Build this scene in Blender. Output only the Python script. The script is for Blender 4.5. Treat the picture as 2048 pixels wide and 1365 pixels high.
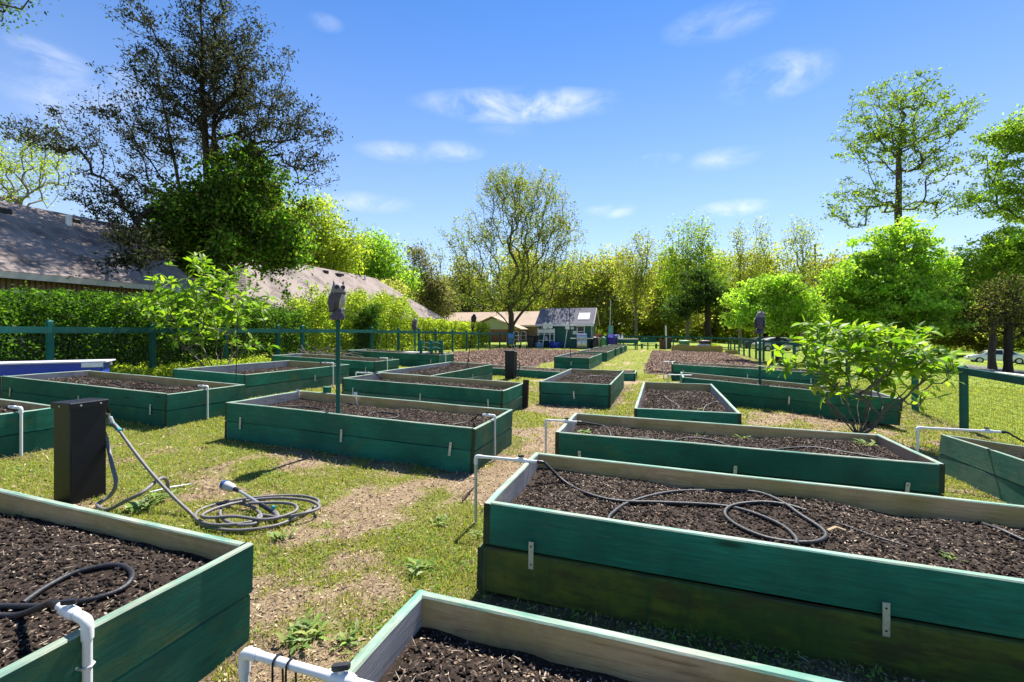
import bpy, bmesh, math, random
import numpy as np
from mathutils import Vector, Matrix, Euler

for o in list(bpy.data.objects):
    bpy.data.objects.remove(o)
SC = bpy.context.scene
COL = SC.collection
R = math.radians

# ------------------------------------------------------------------ camera
EYE = 1.5                      # eye height above the path
YAW = R(18)                    # garden axis is +Y, camera turned 18 deg left of it
FPX, CX, HY = 910.0, 1024.0, 665.0
cam_d = bpy.data.cameras.new('camera'); cam = bpy.data.objects.new('camera', cam_d); COL.objects.link(cam)
cam.location = (0, 0, EYE); cam.rotation_euler = (R(90), 0, YAW)
cam_d.sensor_width = 36; cam_d.lens = 36 * FPX / 2048
cam_d.shift_y = -(682.5 - HY) / 2048
cam_d.clip_start = 0.05; cam_d.clip_end = 2000
SC.camera = cam

# ------------------------------------------------------------------ sky + sun
SUN_EL, SUN_AZ = 57.0, 4.0     # azimuth measured from +Y towards +X
SKY_STRENGTH, SUN_STRENGTH, EXPOSURE = 0.10, 4.3, 1.42
SC.view_settings.view_transform = 'Standard'; SC.view_settings.look = 'None'
SC.view_settings.gamma = 1; SC.view_settings.use_curve_mapping = False
SC.view_settings.exposure = EXPOSURE
SC.render.engine = 'CYCLES'
world = bpy.data.worlds.new('World'); SC.world = world; world.use_nodes = True
wn, wl = world.node_tree.nodes, world.node_tree.links
wn.clear()
def wnode(t, **k):
    n = wn.new(t)
    for a, b in k.items(): setattr(n, a, b)
    return n
def wmath(op, a, b=None, c=None, clamp=False):
    n = wn.new('ShaderNodeMath'); n.operation = op; n.use_clamp = clamp
    for i, v in enumerate((a, b, c)):
        if v is None: continue
        if isinstance(v, (int, float)): n.inputs[i].default_value = v
        else: wl.new(v, n.inputs[i])
    return n.outputs[0]
sky = wnode('ShaderNodeTexSky', sky_type='NISHITA'); sky.sun_disc = False
sky.sun_elevation = R(SUN_EL); sky.sun_rotation = R(SUN_AZ)
sky.altitude = 200; sky.air_density = 1.0; sky.dust_density = 0.0; sky.ozone_density = 3.5
hs = wnode('ShaderNodeHueSaturation'); hs.inputs['Saturation'].default_value = 1.22; hs.inputs['Hue'].default_value = 0.507; hs.inputs['Value'].default_value = 0.72
wl.new(sky.outputs[0], hs.inputs['Color'])
tc = wnode('ShaderNodeTexCoord'); sep = wnode('ShaderNodeSeparateXYZ'); wl.new(tc.outputs['Generated'], sep.inputs[0])
az = wmath('ARCTAN2', sep.outputs[0], sep.outputs[1]); el = wmath('ARCSINE', sep.outputs[2])
comb = wnode('ShaderNodeCombineXYZ')
wl.new(wmath('MULTIPLY', az, 9.0), comb.inputs[0]); wl.new(wmath('MULTIPLY', el, 17.0), comb.inputs[1])
noi = wnode('ShaderNodeTexNoise'); noi.inputs['Scale'].default_value = 1.0; noi.inputs['Detail'].default_value = 7; noi.inputs['Roughness'].default_value = 0.62
noi.inputs['Distortion'].default_value = 0.4
wl.new(comb.outputs[0], noi.inputs['Vector'])
# clouds, azimuth / elevation / half sizes in degrees, strength
def _dir(px, py):
    a = math.atan2((px - CX), FPX) - YAW
    e = math.atan2(-(py - HY) , math.hypot(FPX, px - CX))
    return a, e
CLOUDS = []
for px, py, hw, hh, s in [(1040,213,230,34,1.0),(800,305,95,22,.55),(905,303,75,22,.6),(1550,155,115,44,.8),(1440,45,120,34,.5),
        (90,118,80,36,.7),(150,205,120,58,.7),(740,405,95,22,.7),(1220,422,58,17,.9),(1462,417,80,19,.9),(1315,320,50,15,.7),
        (1447,318,75,24,.6),(1930,345,80,40,.5),(650,45,40,16,.35),(1010,262,60,16,.35),(260,170,40,40,.5)]:
    a, e = _dir(px, py); d = math.hypot(FPX, px - CX)
    CLOUDS.append((a, e, hw / d, hh / d, s))
rc = random.Random(5)
for i in range(16):           # the same fair-weather clouds go on around the rest of the sky
    CLOUDS.append((rc.uniform(1.0, 5.0), R(rc.uniform(6, 45)), R(rc.uniform(3, 11)), R(rc.uniform(1, 3)), rc.uniform(.4, 1)))
tot = None
for a, e, wa, we, s in CLOUDS:
    d1 = wmath('SUBTRACT', az, a)
    if a > math.pi:
        d1 = wmath('SUBTRACT', az, a - 2 * math.pi)
    d1 = wmath('MULTIPLY', d1, 1 / wa); d2 = wmath('MULTIPLY', wmath('SUBTRACT', el, e), 1 / we)
    q = wmath('ADD', wmath('MULTIPLY', d1, d1), wmath('MULTIPLY', d2, d2))
    m = wmath('MULTIPLY', wmath('SUBTRACT', 1.0, q, clamp=True), s)
    tot = m if tot is None else wmath('MAXIMUM', tot, m)
nn = wmath('SUBTRACT', wmath('MULTIPLY', noi.outputs['Fac'], 2.9), 1.05)
cl = wmath('MULTIPLY', tot, nn, clamp=True)
cl = wmath('MULTIPLY', wmath('POWER', cl, 1.25), 0.9)
hzf = wmath('MULTIPLY', wmath('POWER', wmath('SUBTRACT', 1.0, wmath('MULTIPLY', el, 1 / R(38)), clamp=True), 1.6), 0.55)   # pale air towards the horizon, all round
hzm = wnode('ShaderNodeMix', data_type='RGBA'); wl.new(hzf, hzm.inputs[0]); wl.new(hs.outputs[0], hzm.inputs[6]); hzm.inputs[7].default_value = (3.4, 3.6, 3.75, 1)
mixc = wnode('ShaderNodeMix', data_type='RGBA'); wl.new(cl, mixc.inputs[0]); wl.new(hzm.outputs[2], mixc.inputs[6])
mixc.inputs[7].default_value = (4.7, 4.8, 4.95, 1)
bg = wnode('ShaderNodeBackground'); bg.inputs['Strength'].default_value = SKY_STRENGTH
wl.new(mixc.outputs[2], bg.inputs['Color'])
wo = wnode('ShaderNodeOutputWorld'); wl.new(bg.outputs[0], wo.inputs['Surface'])
sun_d = bpy.data.lights.new('sun', 'SUN'); sun_d.energy = SUN_STRENGTH; sun_d.angle = R(0.53); sun_d.color = (1.0, 0.955, 0.88)
sun = bpy.data.objects.new('sun', sun_d); COL.objects.link(sun)
sv = Vector((math.sin(R(SUN_AZ)) * math.cos(R(SUN_EL)), math.cos(R(SUN_AZ)) * math.cos(R(SUN_EL)), math.sin(R(SUN_EL))))
sun.rotation_euler = sv.to_track_quat('Z', 'Y').to_euler(); sun.location = sv * 60

# ------------------------------------------------------------------ terrain and survey helpers
def _sm(t):
    t = np.clip(t, 0, 1); return t * t * (3 - 2 * t)
def gz(x, y):
    x = np.asarray(x, float); y = np.asarray(y, float)
    z = .034 * (np.clip(-x, 2, 16) - 2) * (1 - .45 * _sm((y - 14) / 22))
    z = z - .026 * (np.clip(x, 1, 5.6) - 1) - .30 * _sm((x - 1.5) / 3.8) * np.exp(-((y - 8) / 7) ** 2)
    z = z - .058 * (np.clip(x, 5.6, 42) - 5.6)
    return z
def G(x, y): return float(gz(x, y))
def W(px, py, z):
    """site survey: point of the photograph's sight line at height z"""
    a = (px - CX) / FPX; b = -(py - HY) / FPX
    rx, ry = -math.sin(YAW) + a * math.cos(YAW), math.cos(YAW) + a * math.sin(YAW)
    t = (z - EYE) / b
    return Vector((rx * t, ry * t, z))
def WG(px, py, h=0.0):
    z = h; p = None
    for i in range(60):
        p = W(px, py, z); z = .5 * z + .5 * (G(p.x, p.y) + h)
    return Vector((p.x, p.y, G(p.x, p.y) + h))
def D(px, d):
    """ground point at photograph column px and forward distance d"""
    a = (px - CX) / FPX * d
    x = -math.sin(YAW) * d + math.cos(YAW) * a; y = math.cos(YAW) * d + math.sin(YAW) * a
    return Vector((x, y, G(x, y)))
def ZAT(py, d): return EYE - (py - HY) / FPX * d

# ------------------------------------------------------------------ numpy value noise
_ng = np.random.default_rng(11); _tab = _ng.random((256, 256))
def vnoise(x, y):
    xi = np.floor(x).astype(int); yi = np.floor(y).astype(int); fx = x - xi; fy = y - yi
    fx = fx * fx * (3 - 2 * fx); fy = fy * fy * (3 - 2 * fy)
    a = _tab[xi & 255, yi & 255]; b = _tab[(xi + 1) & 255, yi & 255]; c = _tab[xi & 255, (yi + 1) & 255]; d = _tab[(xi + 1) & 255, (yi + 1) & 255]
    return (a * (1 - fx) + b * fx) * (1 - fy) + (c * (1 - fx) + d * fx) * fy
def fbm(x, y, o=4):
    s = 0; a = .5; t = 0
    for i in range(o):
        s = s + a * vnoise(x * 2 ** i + 17.3 * i, y * 2 ** i + 5.1 * i); t += a; a *= .55
    return s / t

def fbm3(P, s, o=3):
    return (fbm(P[:, 0] * s + 3, P[:, 1] * s + 7, o) + fbm(P[:, 1] * s + 31, P[:, 2] * s, o) + fbm(P[:, 2] * s + 11, P[:, 0] * s + 57, o)) / 3

# ------------------------------------------------------------------ materials
MATS = {}
def nmat(name):
    m = bpy.data.materials.new(name); m.use_nodes = True; nt = m.node_tree; nt.nodes.clear(); MATS[name] = m
    out = nt.nodes.new('ShaderNodeOutputMaterial'); b = nt.nodes.new('ShaderNodeBsdfPrincipled'); nt.links.new(b.outputs[0], out.inputs[0])
    return m, nt, b, out
class NB:
    def __init__(s, nt): s.nt = nt
    def n(s, t, **k):
        n = s.nt.nodes.new(t)
        for a, b in k.items(): setattr(n, a, b)
        return n
    def l(s, a, b): s.nt.links.new(a, b)
    def val(s, sock, v):
        if isinstance(v, (int, float, tuple)): sock.default_value = v
        else: s.l(v, sock)
    def math(s, op, a, b=None, clamp=False):
        n = s.n('ShaderNodeMath', operation=op); n.use_clamp = clamp; s.val(n.inputs[0], a)
        if b is not None: s.val(n.inputs[1], b)
        return n.outputs[0]
    def mix(s, f, a, b, mode='MIX'):
        n = s.n('ShaderNodeMix', data_type='RGBA', blend_type=mode); s.val(n.inputs[0], f); s.val(n.inputs[6], a if not isinstance(a, tuple) else (*a, 1)[:4]); s.val(n.inputs[7], b if not isinstance(b, tuple) else (*b, 1)[:4])
        return n.outputs[2]
    def noise(s, vec, scale, detail=4, rough=.6, dist=0.0, out='Fac'):
        n = s.n('ShaderNodeTexNoise'); n.inputs['Scale'].default_value = scale; n.inputs['Detail'].default_value = detail; n.inputs['Roughness'].default_value = rough; n.inputs['Distortion'].default_value = dist
        if vec is not None: s.l(vec, n.inputs['Vector'])
        return n.outputs[out]
    def ramp(s, f, *st):
        n = s.n('ShaderNodeValToRGB'); e = n.color_ramp.elements
        while len(e) < len(st): e.new(.5)
        for i, (p, c) in enumerate(st):
            e[i].position = p; e[i].color = (c, c, c, 1) if isinstance(c, (int, float)) else (*c, 1)
        s.l(f, n.inputs[0]); return n.outputs[0]
    def mapping(s, vec, scale=(1, 1, 1), loc=None):
        n = s.n('ShaderNodeMapping'); n.inputs['Scale'].default_value = scale; s.l(vec, n.inputs['Vector'])
        if loc is not None: s.l(loc, n.inputs['Location'])
        return n.outputs[0]
    def obj(s):
        """object coordinates, shifted per object so that copies differ"""
        t = s.n('ShaderNodeTexCoord'); i = s.n('ShaderNodeObjectInfo')
        m = s.math('MULTIPLY', i.outputs['Random'], 37.0); a = s.n('ShaderNodeVectorMath', operation='ADD')
        s.l(t.outputs['Object'], a.inputs[0]); s.l(m, a.inputs[1]); s.rnd = i.outputs['Random']
        return a.outputs[0]
    def bump(s, h, strength, dist=.02):
        n = s.n('ShaderNodeBump'); n.inputs['Strength'].default_value = strength; n.inputs['Distance'].default_value = dist; s.l(h, n.inputs['Height']); return n.outputs[0]
    def attr(s, name, out='Color'):
        n = s.n('ShaderNodeAttribute'); n.attribute_name = name; return n.outputs[out]

def plain(name, c, rough=.6, metal=0.0, var=.25, scale=6.0, bump=0.0, spec=.5, coat=0.0):
    m, nt, b, out = nmat(name); k = NB(nt); v = k.obj()
    n = k.noise(v, scale, 5, .65)
    f = k.ramp(n, (.25, 1 - var), (.75, 1 + var * .6))
    b.inputs['Base Color'].default_value = (*c, 1)
    k.l(k.mix(1.0, c, f, 'MULTIPLY'), b.inputs['Base Color'])
    r = k.math('ADD', k.math('MULTIPLY', k.noise(v, scale * 3), .25), rough - .12, clamp=True); k.l(r, b.inputs['Roughness'])
    b.inputs['Metallic'].default_value = metal; b.inputs['Specular IOR Level'].default_value = spec; b.inputs['Coat Weight'].default_value = coat
    if bump: k.l(k.bump(k.noise(v, scale * 4), bump), b.inputs['Normal'])
    return m

def wood_paint(name, moss, wear, base_a=(.012, .115, .074), base_b=(.026, .22, .135), bare=0.0):
    """weathered green paint on sawn boards; the grain runs along local x"""
    m, nt, b, out = nmat(name); k = NB(nt); v = k.obj()
    g1 = k.noise(k.mapping(v, (2.2, 14, 30)), 2.0, 6, .7, .6)
    g2 = k.noise(v, 1.7, 4, .6)
    big = k.noise(v, .8, 3, .5)
    c = k.mix(k.ramp(g2, (.35, 0.), (.65, 1.)), base_a, base_b)
    c = k.mix(1.0, c, k.ramp(k.rnd, (0., .72), (1., 1.2)), 'MULTIPLY')
    c = k.mix(k.ramp(g1, (.35, .55), (.65, 0.)), c, tuple(x * .55 for x in base_a))
    # knots
    vor = k.n('ShaderNodeTexVoronoi'); vor.inputs['Scale'].default_value = 1.9; k.l(k.mapping(v, (.75, 3.2, 3.2)), vor.inputs['Vector'])
    c = k.mix(k.ramp(vor.outputs['Distance'], (.05, .8), (.13, 0.)), c, (.010, .030, .012))
    # moss / algae blotches
    mo = k.noise(k.mapping(v, (1, 3, 2.4)), 1.6, 6, .7)
    mo2 = k.noise(v, 7, 5, .7)
    mf = k.math('MULTIPLY', k.ramp(mo, (.62 - .20 * moss, 0.), (.76 - .18 * moss, 1.)), k.ramp(mo2, (.30, .1), (.65, 1.)))
    c = k.mix(k.math('MULTIPLY', mf, .25 + .7 * moss), c, (.17, .165, .022))
    if moss > .5:
        dk = k.noise(k.mapping(v, (1.2, 5, 5)), 2.1, 5, .7)
        c = k.mix(k.ramp(dk, (.47, 0.), (.60, .85)), c, (.070, .052, .022))
        st = k.noise(k.mapping(v, (9, 1, 1.2)), 1.3, 4, .6)
        c = k.mix(k.ramp(st, (.52, 0.), (.66, .6)), c, (.035, .075, .022))
    # worn, chalky streaks showing grey wood
    we = k.noise(k.mapping(v, (3.0, 40, 60)), 1.6, 5, .75)
    wf = k.math('MULTIPLY', k.ramp(we, (.60 - .12 * wear, 0.), (.72, 1.)), k.ramp(big, (.45, 0.), (.62, 1.)))
    c = k.mix(k.math('MULTIPLY', wf, .25 + .6 * wear), c, (.19, .22, .16))
    if wear > .55:
        ch = k.noise(v, 2.3, 5, .65)
        c = k.mix(k.ramp(ch, (.38, .0), (.68, .62)), c, (.17, .205, .135))
    # rain splash and soil on the face, in drifts
    sp_ = k.math('MULTIPLY', k.ramp(k.noise(v, 2.6, 6, .75), (.5, 0.), (.72, 1.)), k.ramp(k.noise(v, 38, 4, .8), (.4, .2), (.6, 1.)))
    c = k.mix(k.math('MULTIPLY', sp_, .45), c, (.075, .07, .045))
    if bare:
        ba = k.math('MULTIPLY', k.ramp(k.noise(k.mapping(v, (2.2, 10, 10)), 1.5, 6, .75), (.40, 0.), (.56, 1.)), bare)
        c = k.mix(ba, c, k.mix(k.ramp(g1, (.3, 0.), (.7, 1.)), (.26, .23, .17), (.56, .52, .42)))
    k.l(c, b.inputs['Base Color'])
    k.l(k.ramp(g1, (.2, .62), (.8, .88)), b.inputs['Roughness']); b.inputs['Specular IOR Level'].default_value = .28
    k.l(k.bump(g1, .45, .006), b.inputs['Normal'])
    return m

def wood_bare(name, a, c2, mossy):
    m, nt, b, out = nmat(name); k = NB(nt); v = k.obj()
    g1 = k.noise(k.mapping(v, (1.6, 12, 26)), 2.2, 7, .72, .8)
    g2 = k.noise(v, 2.4, 4, .6)
    c = k.mix(k.ramp(g1, (.3, 0.), (.7, 1.)), a, c2)
    c = k.mix(k.ramp(g1, (.30, .7), (.42, 0.)), c, tuple(x * .35 for x in a))
    f = k.math('MULTIPLY', k.ramp(g2, (.5 - .15 * mossy, 0.), (.75, 1.)), .75 * mossy)
    c = k.mix(f, c, (.28, .26, .045))
    f2 = k.ramp(k.noise(v, 3.3, 5, .7), (.5, 0.), (.72, .55))
    c = k.mix(f2, c, (.22, .145, .085))
    k.l(c, b.inputs['Base Color']); b.inputs['Roughness'].default_value = .85; b.inputs['Specular IOR Level'].default_value = .2
    k.l(k.bump(g1, .6, .006), b.inputs['Normal'])
    return m

M_PAINT = wood_paint('paint_green', .25, .25)
M_PAINT2 = wood_paint('paint_green_aged', .45, .5)
M_MOSSY = wood_paint('paint_mossy', 1.0, .2, (.075, .125, .030), (.17, .20, .042))
M_WORN = wood_paint('paint_chalky', .25, .9, (.030, .155, .105), (.055, .22, .15))
M_TOP = wood_paint('paint_top_edge', .1, 1.0, (.09, .30, .22), (.24, .47, .37), .5)  # worn mint paint and bare wood; sunlit highlight also brightened into its colour
M_INNER = wood_bare('board_inside_mossy', (.40, .27, .12), (.62, .46, .24), .9)
M_INGREY = wood_bare('board_inside_grey', (.27, .245, .225), (.50, .46, .44), .1)
M_INTAN = wood_bare('board_inside_tan', (.30, .20, .13), (.47, .34, .24), .2)
M_END = plain('end_grain_dark', (.035, .055, .022), .9, var=.5, scale=14, bump=.4)
M_TIMBER = wood_bare('timber_yellow', (.26, .20, .07), (.40, .31, .12), .5)
M_STICK = wood_bare('dead_wood', (.12, .09, .07), (.26, .21, .17), .1)
M_FENCE = wood_paint('fence_paint', .2, .25, (.008, .105, .084), (.014, .165, .13))
M_PVC = plain('pvc_white', (.74, .74, .72), .38, var=.10, scale=9)
M_PVCOLD = plain('pvc_stained', (.55, .56, .44), .5, var=.3, scale=7)
M_BLACK = plain('black_plastic', (.012, .012, .013), .42, var=.3)
M_HOSE = plain('soaker_hose', (.013, .013, .016), .55, var=.35, scale=20, bump=.2)
M_HOSEGREY = plain('grey_hose', (.17, .155, .15), .55, var=.25, scale=18, bump=.15)
M_GALV = plain('galvanised', (.55, .56, .54), .45, metal=.55, var=.25, scale=30)
M_PEDESTAL = plain('pedestal_black', (.004, .005, .011), .45, var=.3, scale=14, spec=.4)
M_TEAL = plain('hose_cuff_teal', (.03, .28, .33), .5)
M_BLUE = plain('blue_plastic', (.010, .045, .42), .4, var=.15)
M_NOZZLE = plain('nozzle_blue', (.02, .10, .30), .4)
M_WHITE = plain('white_paint', (.74, .74, .73), .55, var=.15)
M_LAV = plain('table_top_pale', (.60, .60, .70), .5, var=.1)
M_OWL = plain('owl_plastic', (.075, .060, .088), .55, var=.55, scale=26, bump=.6)
M_OWLHEAD = plain('owl_head', (.22, .20, .20), .6, var=.45, scale=24, bump=.5)
M_OWLPALE = plain('owl_breast', (.42, .38, .33), .6, var=.4, scale=30, bump=.4)
M_DARK = plain('dark_void', (.008, .008, .009), .6)
M_BRASS = plain('spigot_metal', (.42, .40, .36), .35, metal=.8)
M_SHED = plain('shed_siding', (.008, .105, .085), .6, var=.2, scale=3)
M_SHUTTER = plain('shed_shutter', (.12, .32, .26), .6)
M_GLASS = plain('window_glass', (.02, .025, .03), .12, var=.1)
M_STEEL = plain('grill_steel', (.52, .52, .53), .35, metal=.6, var=.12)
M_RED = plain('red_paint', (.35, .02, .015), .5)
M_ORANGE = plain('terracotta', (.45, .13, .04), .6)
M_RUST = plain('rusty_barrel', (.12, .055, .04), .8, var=.5)
M_LBLUE = plain('wheelbarrow_blue', (.13, .28, .48), .5, var=.2)
M_PURPLE = plain('wheelbarrow_violet_blue', (.035, .018, .36), .45, var=.15)
M_TAN = plain('tan_box', (.45, .33, .18), .75)
M_BAGG = plain('bag_green', (.10, .32, .12), .5, var=.4, scale=4)
M_BAGY = plain('bag_yellow', (.42, .40, .12), .5, var=.4, scale=4)
M_BAGW = plain('bag_white', (.55, .52, .50), .5, var=.35, scale=5)
M_BAGD = plain('bag_dark', (.06, .03, .03), .5, var=.4, scale=5)
M_CARW = plain('car_white', (.72, .73, .75), .25, var=.04, coat=.6)
M_CARG = plain('car_silver', (.40, .41, .42), .3, metal=.4, var=.04, coat=.6)
M_CARD = plain('car_dark', (.025, .028, .034), .3, var=.05, coat=.6)
M_TYRE = plain('tyre', (.018, .018, .018), .8)
M_ROAD = plain('asphalt', (.13, .125, .12), .9, var=.25, scale=1.5)
M_KERB = plain('kerb_concrete', (.55, .53, .48), .85, var=.2, scale=4)
M_FASCIA = plain('fascia_pale', (.50, .47, .40), .7, var=.15)
M_WOODPOLE = plain('pole_wood', (.20, .17, .14), .85, var=.3, scale=3)
M_YELLOW = plain('yellow_flower', (.75, .55, .03), .6)

def brick_mat():
    m, nt, b, out = nmat('brick_red'); k = NB(nt); v = k.obj()
    n = k.n('ShaderNodeTexBrick'); k.l(k.mapping(v, (1, 1, 1)), n.inputs['Vector']); n.inputs['Scale'].default_value = 4
    n.inputs['Color1'].default_value = (.17, .06, .035, 1); n.inputs['Color2'].default_value = (.24, .095, .06, 1); n.inputs['Mortar'].default_value = (.25, .2, .17, 1)
    n.inputs['Mortar Size'].default_value = .02
    k.l(n.outputs[0], b.inputs['Base Color']); b.inputs['Roughness'].default_value = .9
    return m
M_BRICK = brick_mat()
def shingle_mat(name, c, stain):
    m, nt, b, out = nmat(name); k = NB(nt); v = k.obj()
    n1 = k.noise(k.mapping(v, (1.0, 9, 9)), 3.0, 5, .7); n2 = k.noise(k.mapping(v, (.5, .9, .9)), .9, 5, .65)
    col = k.mix(k.ramp(n1, (.3, 0.), (.7, 1.)), tuple(x * .72 for x in c), tuple(min(1, x * 1.2) for x in c))
    col = k.mix(k.math('MULTIPLY', k.ramp(n2, (.45, 0.), (.68, 1.)), stain), col, (.055, .048, .042))
    w = k.n('ShaderNodeTexWave'); w.wave_type = 'BANDS'; w.bands_direction = 'Y'; w.inputs['Scale'].default_value = 2.2; w.inputs['Distortion'].default_value = .3; k.l(v, w.inputs['Vector'])
    k.l(col, b.inputs['Base Color']); b.inputs['Roughness'].default_value = .95; b.inputs['Specular IOR Level'].default_value = .15
    k.l(k.bump(w.outputs['Fac'], .35, .02), b.inputs['Normal'])
    return m
M_ROOF = shingle_mat('shingle_brown', (.30, .245, .22), .7)
M_ROOFTAN = shingle_mat('shingle_tan', (.42, .32, .24), .1)
M_ROOFGREY = shingle_mat('shingle_grey', (.20, .19, .21), .2)

def soil_mat(name, c1, c2, chip, amt):
    m, nt, b, out = nmat(name); k = NB(nt)
    t = k.n('ShaderNodeTexCoord'); g = k.n('ShaderNodeNewGeometry'); v = g.outputs['Position']
    n1 = k.noise(v, 34, 6, .75); n2 = k.noise(v, 3.2, 4, .6)
    col = k.mix(k.ramp(n1, (.3, 0.), (.7, 1.)), c1, c2)
    vo = k.n('ShaderNodeTexVoronoi'); vo.inputs['Scale'].default_value = 75; k.l(v, vo.inputs['Vector'])
    cs = k.n('ShaderNodeSeparateColor'); k.l(vo.outputs['Color'], cs.inputs[0])
    pick = k.math('MULTIPLY', k.ramp(cs.outputs[0], (.86 - amt, 0.), (.88 - amt, 1.)), k.ramp(vo.outputs['Distance'], (.28, 1.), (.42, 0.)))
    col = k.mix(k.math('MULTIPLY', pick, k.ramp(n2, (.3, .15), (.65, 1.))), col, chip)
    k.l(col, b.inputs['Base Color']); b.inputs['Roughness'].default_value = .95; b.inputs['Specular IOR Level'].default_value = .15
    k.l(k.bump(n1, 1.0, .02), b.inputs['Normal'])
    return m
M_SOIL = soil_mat('bed_soil', (.016, .0115, .009), (.066, .047, .036), (.24, .17, .12), .16)
M_PLOT = soil_mat('plot_mulch', (.060, .038, .029), (.16, .10, .072), (.27, .185, .13), .2)

def attr_mat(name, transl, rough=.75, spec=.2, gloss_var=False):
    """colour comes from the piece itself (leaf, blade, chip)"""
    m, nt, b, out = nmat(name); k = NB(nt)
    c = k.attr('col')
    k.l(c, b.inputs['Base Color']); b.inputs['Roughness'].default_value = rough; b.inputs['Specular IOR Level'].default_value = spec
    if transl:
        tr = k.n('ShaderNodeBsdfTranslucent'); mx = k.n('ShaderNodeMixShader'); mx.inputs[0].default_value = transl
        k.l(k.mix(1.0, c, (1.35, 1.45, .55), 'MULTIPLY'), tr.inputs[0]); k.l(b.outputs[0], mx.inputs[1]); k.l(tr.outputs[0], mx.inputs[2]); k.l(mx.outputs[0], out.inputs[0])
    return m
M_LEAF = attr_mat('leaves', .62, .6, .2)
M_LEAFG = attr_mat('leaves_glossy', .52, .5, .25)
M_GRASS = attr_mat('grass_blades', .35, .7, .2)
M_CHIP = attr_mat('mulch_chips', 0, .9, .15)
def bark_mat(name, a, c2):
    m, nt, b, out = nmat(name); k = NB(nt); g = k.n('ShaderNodeNewGeometry')
    n = k.noise(k.mapping(g.outputs['Position'], (6, 6, 1.5)), 2.0, 6, .7)
    k.l(k.mix(k.ramp(n, (.3, 0.), (.7, 1.)), a, c2), b.inputs['Base Color']); b.inputs['Roughness'].default_value = .95; b.inputs['Specular IOR Level'].default_value = .15
    k.l(k.bump(n, .7, .03), b.inputs['Normal']); return m
M_BARK = bark_mat('bark', (.045, .035, .027), (.13, .105, .085))
M_BARKPALE = bark_mat('bark_grey', (.09, .078, .062), (.22, .195, .165))
M_BARKDARK = bark_mat('bark_dark', (.022, .017, .014), (.07, .055, .045))

def ground_mat():
    m, nt, b, out = nmat('ground_cover'); k = NB(nt); g = k.n('ShaderNodeNewGeometry'); v = g.outputs['Position']
    at = k.attr('cover'); s = k.n('ShaderNodeSeparateColor'); k.l(at, s.inputs[0])
    n1 = k.noise(v, 22, 6, .75); n2 = k.noise(v, 5, 5, .7); n3 = k.noise(v, 60, 4, .8)
    straw = k.mix(k.ramp(n3, (.3, 0.), (.7, 1.)), (.26, .18, .11), (.52, .40, .25))
    straw = k.mix(k.ramp(n2, (.4, 0.), (.7, .6)), straw, (.28, .19, .115))
    grass = k.mix(k.ramp(n1, (.3, 0.), (.7, 1.)), (.11, .135, .02), (.31, .32, .07))
    lawn = k.mix(k.ramp(n2, (.3, 0.), (.7, 1.)), (.15, .22, .028), (.29, .35, .06))
    f = k.math('ADD', s.outputs[0], k.math('MULTIPLY', k.math('SUBTRACT', n1, .5), 1.1), clamp=True)
    f = k.ramp(f, (.38, 0.), (.62, 1.))
    c = k.mix(f, straw, grass)
    c = k.mix(s.outputs[1], c, lawn)
    dirt = k.mix(k.ramp(n1, (.3, 0.), (.7, 1.)), (.06, .045, .033), (.17, .125, .09))
    c = k.mix(k.math('MULTIPLY', s.outputs[2], k.ramp(n2, (.3, .4), (.6, 1.))), c, dirt)
    k.l(c, b.inputs['Base Color']); b.inputs['Roughness'].default_value = .95; b.inputs['Specular IOR Level'].default_value = .1
    k.l(k.bump(k.math('ADD', n1, n3), .9, .03), b.inputs['Normal'])
    return m
M_GROUND = ground_mat()

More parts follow.
